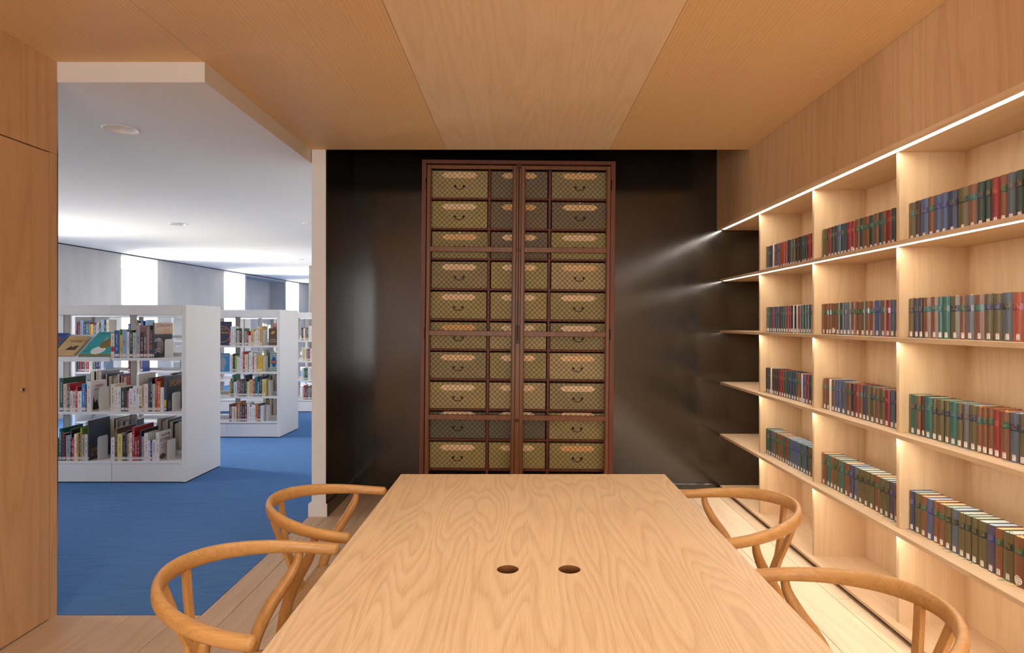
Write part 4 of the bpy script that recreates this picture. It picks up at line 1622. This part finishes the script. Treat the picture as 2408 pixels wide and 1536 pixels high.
# first bookcase, inner bay
r = zoom_row('30| 65:260:white:red, 108:260:white:black, 158:165:dark green:white, 205:240:beige:red, 232:270:teal:white, 246:235:red:white, 276:330:white:black, 316:340:beige:brown, 341:275:red:white, 395:335:white:black, 441:240:sky blue:white, 457:305:dark red:white', 120, 5.484, YSA, 860, 5.484, 595)
place_row(r, YSA, LEV_A[1], 'middle shelf of first bookcase inner bay', specials={2: {'d': 0.27}, 10: {'d': 0.2}})
r = zoom_row('30| 70:940:dark grey:white, 105:940:dark green:white, 131:815:teal:white, 193:880:black:red, 248:905:grey:blue, 268:825:black:white, 298:935:red:white, 326:885:white:red, 353:875:yellow:black, 377:880:dark red:gold, 400:810:lime:black, 438:895:mauve:black, 470:895:cream:black', 120, 5.484, YSA, 860, 5.484, 1230)
place_row(r, YSA, LEV_A[0], 'bottom shelf of first bookcase inner bay', specials={2: {'d': 0.26}, 3: {'spine': "L'EUROPE EN ENFER"}, 5: {'d': 0.24}, 8: {'d': 0.17}, 10: {'d': 0.25}})


def xa(zx, sc=5.484, ox=120, y=YSA):
    return (ox + zx / sc - 1222) * y / F


# the big books whose covers show
def cover_text(o, t, items):
    for (txt, size, ink, u, z, sx) in items:
        lettering('cover_lettering', txt, size, INK[ink], o, (u, -t / 2 - 0.0006, z), (PI / 2, 0, 0), sx=sx)


def cover_shape(name, o, t, pts, mat, lift=0.0004):
    vs = [(x, -t / 2 - lift, z) for x, z in pts]
    return mobj(name, vs, [tuple(range(len(pts)))], mat, o)


def oval(cx, cz, rx, rz, n=20, rot=0.0):
    out = []
    for i in range(n):
        a = 2 * PI * i / n
        x, z = rx * math.cos(a), rz * math.sin(a)
        out.append((cx + x * math.cos(rot) - z * math.sin(rot), cz + x * math.sin(rot) + z * math.cos(rot)))
    return out


x0 = xa(1803, 7.525)
o = paperback(x0, x0 + 0.012, YSA, LEV_A[2], 0.306, 'slate', 'tall book with pink and slate cover and dark red title, top shelf beside a bookend', d=0.268, spine=' ')
t = 0.0114
cover_shape('cover_print', o, t, [(0.002, 0.205), (0.28, 0.205), (0.28, 0.304), (0.002, 0.304)], pb_mat('beige'))
cover_text(o, t, [('LE DÉBARQUEMENT', 0.036, 'dark red', 0.150, 0.280, 0.72), ('20 RÉCITS', 0.026, 'orange', 0.185, 0.245, 0.8), ('DU JOUR J', 0.026, 'orange', 0.19, 0.222, 0.8)])
for zz in (0.04, 0.062, 0.135, 0.15):
    cover_shape('cover_print', o, t, [(0.005, zz), (0.06, zz + 0.014), (0.09, zz + 0.008), (0.09, zz + 0.016), (0.06, zz + 0.022), (0.005, zz + 0.008)], INK['white'], 0.0006)
cover_shape('cover_print', o, t, oval(0.085, 0.10, 0.05, 0.07), pb_mat('mauve'), 0.0005)
bookend(xa(1975, 7.525), YSA + 0.03, LEV_A[2], 'white metal bookend beside the tall pink-covered book, top shelf')
x0 = xa(1458)
o = paperback(x0, x0 + 0.02, YSA, LEV_A[1], 0.305, 'slate', 'tall dark blue book with large yellow title letters, middle shelf', d=0.25, spine=' ')
cover_text(o, 0.0194, [('SHOAH', 0.085, 'gold', 0.135, 0.235, 0.62)])
cover_shape('cover_print', o, 0.0194, oval(0.05, 0.05, 0.022, 0.045), pb_mat('grey'))
spine_patch('spine_band', 0.0194, 0.0, 0.04, 0.10, pb_mat('yellow'), o, lift=0.0003)
bookend(xa(1552), YSA + 0.01, LEV_A[1], 'white metal bookend beside the book with large yellow letters, middle shelf')
x0 = xa(1352)
o = paperback(x0, x0 + 0.028, YSA, LEV_A[0], 0.245, 'white', 'white book with black and red title on its cover, bottom shelf beside a bookend', d=0.185, ink='red')
cover_text(o, 0.0274, [('UNE HISTOIRE', 0.034, 'black', 0.095, 0.212, 0.6), ('DU MONDE', 0.044, 'dark red', 0.093, 0.172, 0.66), ('SANS SORTIR', 0.020, 'orange', 0.075, 0.132, 0.8), ('DE CHEZ MOI', 0.020, 'orange', 0.075, 0.108, 0.8)])
cover_shape('cover_print', o, 0.0274, oval(0.05, 0.03, 0.045, 0.024), pb_mat('brown'))
bookend(xa(1470), YSA + 0.03, LEV_A[0], 'white metal bookend beside the white book with red and black title, bottom shelf', h=0.17)
x0 = xa(462)
o = paperback(x0, x0 + 0.036, YSA, LEV_A[1], 0.262, 'white', 'thick white book with red title and sketch on its cover, middle shelf inner bay', d=0.19, ink='red')
cover_text(o, 0.0354, [('COMMENT', 0.028, 'red', 0.10, 0.215, 0.8), ('LES RÉVOLUTIONS', 0.018, 'red', 0.10, 0.185, 0.8)])
cover_shape('cover_print', o, 0.0354, [(0.02, 0.01), (0.10, 0.01), (0.075, 0.10), (0.05, 0.07), (0.03, 0.13)], INK['black'])
bookend(xa(585), YSA + 0.03, LEV_A[1], 'white metal bookend beside the thick white book with red title, middle shelf', h=0.205)
x0 = xa(472)
o = paperback(x0, x0 + 0.010, YSA, LEV_A[0], 0.345, 'dark grey', 'largest dark book with gold title at the foot of its cover, bottom shelf', d=0.268, spine=' ')
cover_text(o, 0.0094, [('GUERRE', 0.040, 'gold', 0.085, 0.082, 0.8), ('DE 14', 0.040, 'gold', 0.065, 0.045, 0.8)])
cover_shape('cover_print', o, 0.0094, oval(0.14, 0.2, 0.09, 0.12), pb_mat('slate'))
bookend(xa(568), YSA + 0.03, LEV_A[0], 'white metal bookend beside the largest dark book, bottom shelf', h=0.20)
o = paperback(xa(1202), xa(1250), YSA + 0.03, LEV_A[0], 0.255, 'white', 'white book with red swoosh on its cover standing behind the front books, bottom shelf', d=0.2, detail=False) if False else None

# sloping display tray with three face-out books
xtr = xa(1052, 7.525)
tr = tag(empty('display_tray', ((bayA[1] + xtr) / 2, YA + 0.01, LEV_A[2] - 0.012)), 'white sloping display tray with front lip holding large picture books', 'display tray')
L = (xtr - bayA[1]) / 2 - 0.002
tilt = math.radians(52)
pl = box('tray_plate', -L, L, 0.0, 0.34, 0, 0.003, M['white_metal'], tr)
pl.rotation_euler = (math.radians(38), 0, 0)
box('tray_lip', -L, L, -0.012, 0.0, -0.018, 0.022, M['white_metal'], tr, bevel=0.001)


def tray_book(xl, w, hh, colour, label, t=0.012, yoff=0.0):
    """Face-out book lying back on the tray, spine to the window side."""
    o = tag(empty('picture_book', (xl, YA + 0.012 + yoff, LEV_A[2] - 0.004 + yoff * 0.78)), label, 'picture book', 'picture books on the display tray')
    o.rotation_euler = (math.radians(-90 + 38), 0, 0)
    e = book_cover('cover', t, hh, w, pb_mat(colour), o, 0.0, 0.002)
    e.location = (0, -t / 2 - 0.004, 0)
    p = box('pages', 0.003, w - 0.003, -t / 2 + 0.0021, t / 2 - 0.0021, 0.003, hh - 0.003, page_mat((222, 214, 196)), o)
    p.location = (0, -t / 2 - 0.004, 0)
    return o


def tshape(o, t, pts, mat, lift):
    vs = [(x, -t - 0.004 - lift, z) for x, z in pts]
    return mobj('cover_print', vs, [tuple(range(len(pts)))], mat, o)


ochre = plain('ochre_print', (140, 112, 40), 0.5, noise=0.05)
o = tray_book(xa(470, 7.525), 0.28, 0.33, 'turquoise', 'large turquoise picture book lying face out on the display tray', yoff=0.014)
tshape(o, 0.012, [(0.0, 0.0), (0.285, 0.0), (0.285, 0.022), (0.0, 0.022)], ochre, 0.0004)
tshape(o, 0.012, oval(0.135, 0.075, 0.06, 0.055, rot=0.4), INK['white'], 0.0005)
tshape(o, 0.012, oval(0.165, 0.165, 0.055, 0.065, rot=-0.3), ochre, 0.0006)
tshape(o, 0.012, oval(0.215, 0.185, 0.035, 0.045), pb_mat('orange'), 0.0007)
tshape(o, 0.012, oval(0.12, 0.235, 0.008, 0.03, rot=-0.3), pb_mat('beige'), 0.0007)
for q in range(5):
    tshape(o, 0.012, [(0.012 + q * 0.011, 0.05 + q * 0.026), (0.055, 0.05 + q * 0.026), (0.055, 0.062 + q * 0.026), (0.012 + q * 0.011, 0.062 + q * 0.026)], pb_mat('teal'), 0.0005)
lettering('cover_lettering', 'GRÉCOMANIA', 0.036, pb_mat('teal'), o, (0.145, -0.0166, 0.305), (PI / 2, 0, 0))
o = tray_book(xa(5, 7.525), 0.186, 0.255, 'tan', 'brown picture book with a small dark print lying on the display tray', t=0.016, yoff=0.024)
tshape(o, 0.016, [(0.07, 0.06), (0.16, 0.06), (0.165, 0.12), (0.13, 0.115), (0.115, 0.09), (0.10, 0.12), (0.085, 0.09)], INK['brown'], 0.0004)
for q in range(2):
    lettering('cover_lettering', 'LES VOYAGES D\'UN' if q == 0 else 'HOMME LIBRE', 0.016, INK['brown'], o, (0.115, -0.0206, 0.19 - q * 0.02), (PI / 2, 0, 0))
cover_shape('call_number_label', o, 0.0405, [(0.012, 0.012), (0.03, 0.012), (0.03, 0.052), (0.012, 0.052)], M['sticker'])
o = tray_book(xa(-50, 7.525) - 0.28, 0.28, 0.31, 'blue', 'blue picture book with a red oval lying on the display tray beside the oak wall', yoff=0.018)
tshape(o, 0.012, oval(0.19, 0.205, 0.065, 0.045), pb_mat('red'), 0.0004)
tshape(o, 0.012, oval(0.25, 0.18, 0.02, 0.012), pb_mat('green'), 0.0005)
for q in range(3):
    tshape(o, 0.012, [(0.15, 0.07 + q * 0.025), (0.23, 0.07 + q * 0.025), (0.23, 0.076 + q * 0.025), (0.15, 0.076 + q * 0.025)], INK['white'], 0.0005)
lettering('cover_lettering', 'ROMANIA', 0.040, pb_mat('navy'), o, (0.165, -0.0166, 0.282), (PI / 2, 0, 0))

# reverse side of the first bookcase: books that face the other aisle
rnd = random.Random(11)
BACKC = ['dark grey', 'brown', 'purple', 'red', 'beige', 'mauve', 'black', 'slate', 'dark red', 'navy', 'teal', 'grey', 'white']


def back_row(x0, x1, yback, z, hmax, where, n, hmin=0.2, fill=0.7, cols=BACKC):
    x = x1 - rnd.uniform(0.03, 0.10)
    for i in range(n):
        t = rnd.uniform(0.014, 0.042)
        if x - t < x0 + 0.02:
            break
        h = rnd.uniform(hmin, hmax)
        c = rnd.choice(cols)
        d = min(0.25, h * 0.78)
        paperback(x - t, x, yback, z, h, c, '%s book facing away, %s from end panel, %s' % (c, ORD[i], where), d=d, detail=False, rot=-PI / 2, group='books on the reverse of the white bookcases')
        x -= t + (rnd.uniform(0.0, 0.02) if rnd.random() < 0.4 else 0.0005)


YBK = YA + CASE_D - 0.012
back_row(bayA[3] + 0.03, bayA[4] - 0.03, YBK, LEV_A[0], 0.33, 'bottom shelf, first case end bay', 12, 0.25)
back_row(bayA[2] + 0.03, bayA[3] - 0.03, YBK, LEV_A[0], 0.33, 'bottom shelf, first case inner bay', 12, 0.25)
back_row(bayA[3] + 0.03, bayA[4] - 0.03, YBK, LEV_A[1], 0.33, 'middle shelf, first case end bay', 9, 0.22)
back_row(bayA[2] + 0.03, bayA[3] - 0.03, YBK, LEV_A[1], 0.33, 'middle shelf, first case inner bay', 11, 0.24)
back_row(bayA[3] + 0.03, bayA[4] - 0.03, YBK, LEV_A[2], 0.27, 'top shelf, first case end bay', 4, 0.2)

# second bookcase, end bay (zoom boxes 515,725 and 515,870)
YSB = YB + 0.012
r = zoom_row('232| 262:510:red:white, 325:405:white:blue, 375:465:white:black, 405:460:teal:white, 462:500:beige:brown, 518:455:black:white, 558:455:white:black, 578:455:green:white, 625:520:mauve:red, 665:515:red:white, 718:640:white:red, 788:475:tan:black, 822:530:white:blue, 860:495:white:red, 915:405:cream:brown, 975:405:tan:brown', 515, 9.6, YSB, 725, 9.6, 838)
place_row(r, YSB, LEV_B[3], 'top shelf of the second bookcase')
r = zoom_row('240| 308:1050:white:red, 358:1030:black:gold, 402:1080:lime:white, 430:1095:white:red, 470:1115:white:black, 538:1000:white:blue, 580:985:red:white, 655:1045:cream:brown, 672:1100:brown, 720:1005:white:black, 760:1010:white:red, 788:1115:red:white, 838:1030:white:black, 912:1075:tan:black, 975:1075:yellow:brown', 515, 9.6, YSB, 725, 9.6, 1440)
place_row(r, YSB, LEV_B[2], 'second shelf of the second bookcase')
r = zoom_row('218| 245:265:yellow:red, 280:205:brown:white, 315:120:green:white, 378:270:white:black, 420:230:grey:black, 456:225:red:white, 490:230:teal:white, 535:250:brown:white, 578:130:navy:gold, 605:270:lime:black, 640:265:white:red, 722:225:tan:red, 760:210:red:white, 828:165:teal:black, 850:270:grey:white, 912:165:navy:white, 948:215:pale yellow:black, 988:215:pale yellow:black', 515, 9.036, YSB, 870, 9.036, 578)
place_row(r, YSB, LEV_B[1], 'third shelf of the second bookcase')
r = zoom_row('216| 268:735:dark red:white, 316:790:white:black, 342:795:yellow:red, 372:795:white:black, 390:800:slate:white, 450:690:orange:white, 492:740:dark grey:white, 542:740:black:white, 596:745:dark red:white, 648:725:white:red, 690:795:white:black, 742:745:white:blue, 775:760:white:black, 832:735:orange:brown, 880:735:slate:white, 935:770:white:red', 515, 9.036, YSB, 870, 9.036, 1103)
place_row(r, YSB, LEV_B[0], 'bottom shelf of the second bookcase')


def xb(zx, sc=9.6, y=YSB):
    return (515 + zx / sc - 1222) * y / F


bookend(xb(978), YSB + 0.02, LEV_B[3], 'white metal bookend on the top shelf of the second bookcase', h=0.19)
bookend(xb(980), YSB + 0.02, LEV_B[2], 'white metal bookend on the second shelf of the second bookcase', h=0.19)
bookend(xb(1035, 9.036), YSB + 0.02, LEV_B[1], 'white metal bookend on the third shelf of the second bookcase', h=0.19)
bookend(xb(990, 9.036), YSB + 0.02, LEV_B[0], 'white metal bookend on the bottom shelf of the second bookcase', h=0.19)


def face_out(xl, w, h, yf, z, colour, label, t=0.012):
    o = paperback(0, t, yf, z, h, colour, label, d=w, detail=False, rot=0.0, group='books standing face out')
    o.location = (xl, yf + t / 2, z + 0.0026)
    o.rotation_euler = (0, 0, 0)
    return o


o = face_out(xb(1105), 0.105, 0.207, YSB + 0.02, LEV_B[3], 'brown', 'dark brown book with pale lettering standing face out, top shelf second bookcase')
cover_shape('cover_print', o, 0.0114, oval(0.052, 0.155, 0.028, 0.014, rot=0.6), pb_mat('tan'))
cover_text(o, 0.0114, [('LES ROUTES', 0.017, 'white', 0.052, 0.068, 0.75), ('DE L\'ESCLAVAGE', 0.015, 'white', 0.053, 0.045, 0.72)])
o = face_out(xb(1130), 0.099, 0.232, YSB + 0.02, LEV_B[2], 'pale green', 'patterned blue and white book with orange band standing face out, second shelf')
for i in range(5):
    for j in range(9):
        cover_shape('cover_print', o, 0.0114, oval(0.012 + i * 0.019, 0.014 + j * 0.0255, 0.006, 0.008, 8), pb_mat('navy'), 0.0003)
cover_shape('cover_print', o, 0.0114, [(0.05, 0.045), (0.09, 0.116), (0.05, 0.19), (0.01, 0.116)], pb_mat('blue'), 0.0005)
cover_shape('cover_print', o, 0.0114, [(0.005, 0.103), (0.095, 0.103), (0.095, 0.130), (0.005, 0.130)], pb_mat('orange'), 0.0006)
o = face_out(xb(-160), 0.235, 0.29, YSB + 0.005, LEV_B[3], 'navy', 'large dark blue book with gold circle standing face out, top shelf second bookcase')
circ = oval(0.125, 0.135, 0.098, 0.098, 32)
vs = [(x, -0.0062, z) for x, z in circ] + [(x, -0.0062, z) for x, z in oval(0.125, 0.135, 0.093, 0.093, 32)]
mobj('cover_print', vs, [(i, (i + 1) % 32, 32 + (i + 1) % 32, 32 + i) for i in range(32)], INK['gold'], o)
cover_text(o, 0.0114, [('RECETTES', 0.024, 'gold', 0.125, 0.195, 0.9), ('DE', 0.012, 'gold', 0.125, 0.176, 0.9), ('NORMANDIE', 0.032, 'gold', 0.125, 0.152, 0.78)])
o = face_out(xb(-80), 0.17, 0.225, YSB + 0.005, LEV_B[2], 'sky blue', 'bright blue book with pale portrait sketch standing face out, second shelf second bookcase')
cover_text(o, 0.0114, [('GANDHI', 0.036, 'gold', 0.095, 0.195, 0.8)])
cover_shape('cover_print', o, 0.0114, oval(0.085, 0.115, 0.045, 0.06), pb_mat('grey'))
cover_shape('cover_print', o, 0.0114, oval(0.085, 0.05, 0.025, 0.04), pb_mat('grey'), 0.0003)
# reverse of the second bookcase
YBB = YB + CASE_D - 0.012
for j, nm in enumerate(('bottom', 'third', 'second', 'top')):
    back_row(bayB[3] + 0.03, bayB[4] - 0.03, YBB, LEV_B[j], 0.26, '%s shelf of second case' % nm, 9 if j < 2 else 6, 0.2)

ALLC = ['white', 'white', 'cream', 'black', 'red', 'dark red', 'blue', 'teal', 'yellow', 'green', 'tan', 'grey', 'slate', 'beige', 'orange', 'navy', 'light blue']


def fill_row(x0, x1, yf, z, where, hmin=0.16, hmax=0.22, n=99, gapl=0.02):
    x = x0 + gapl
    i = 0
    while i < n and i < len(ORD):
        t = rnd.uniform(0.014, 0.038)
        if x + t > x1 - 0.02:
            break
        c = rnd.choice(ALLC)
        paperback(x, x + t, yf, z, rnd.uniform(hmin, hmax), c, '%s paperback, %s from window end, %s' % (c, ORD[i], where), d=0.14, detail=True, ink=None)
        x += t
        i += 1


# window-end bays of the second bookcase, seen through the first
for q, nm in ((0, 'outer'), (1, 'inner')):
    fill_row(bayB[q], bayB[q + 1], YSB, 1.205, 'raised shelf, %s bay, second case' % nm, 0.14, 0.23, n=13 if q == 0 else 9)
    fill_row(bayB[q], bayB[q + 1], YSB, 0.798, 'middle shelf, %s bay, second case' % nm, 0.15, 0.22, n=12 if q == 0 else 8)
    fill_row(bayB[q], bayB[q + 1], YSB, 0.50, 'low shelf, %s bay, second case' % nm, 0.15, 0.2, n=8)
fill_row(bayB[2] + 0.02, bayB[3] - 0.1, YSB, LEV_B[2], 'second shelf, third bay, second case', 0.15, 0.22, n=8)
fill_row(bayB[2] + 0.02, bayB[3] - 0.1, YSB, LEV_B[1], 'third shelf, third bay, second case', 0.15, 0.22, n=8)
o = face_out(-4.02, 0.12, 0.17, YSB + 0.02, 0.798, 'yellow', 'yellow book standing face out, middle shelf of second bookcase')
cover_text(o, 0.0114, [('EUROPE', 0.024, 'black', 0.06, 0.135, 0.9)])
# third bookcase: the slice beside the partition
YSC = YC + 0.012
for z, nm, cs in ((LEV_B[3], 'top', 'black,white,orange,teal,white,white,beige,white'), (LEV_B[2], 'second', 'white,yellow,white,grey,dark red,white,red,white'), (LEV_B[1], 'third', 'white,green,navy,white,white,purple,white,black'), (LEV_B[0], 'bottom', 'white,red,slate,black,grey,brown,beige,white')):
    x = (709 - 1222) * YSC / F
    for i, c in enumerate(cs.split(',')):
        t = rnd.uniform(0.02, 0.034)
        paperback(x, x + t, YSC, z, rnd.uniform(0.17, 0.23), c, '%s paperback, %s beside the second case, %s shelf of third case' % (c, ORD[i], nm), d=0.14)
        x += t
# far bookcase: small row seen over the second one
x = (612 - 1222) * (YD + 0.012) / F
for i in range(14):
    t = rnd.uniform(0.018, 0.032)
    if i == 9:
        x += 0.05
    c = rnd.choice(['white', 'white', 'cream', 'red', 'white', 'light blue', 'dark red'])
    paperback(x, x + t, YD + 0.012, LEV_B[3] + 0.0, rnd.uniform(0.2, 0.27), c, '%s small distant book, %s from the window end, far bookcase' % (c, ORD[i]), d=0.15, detail=False)
    x += t
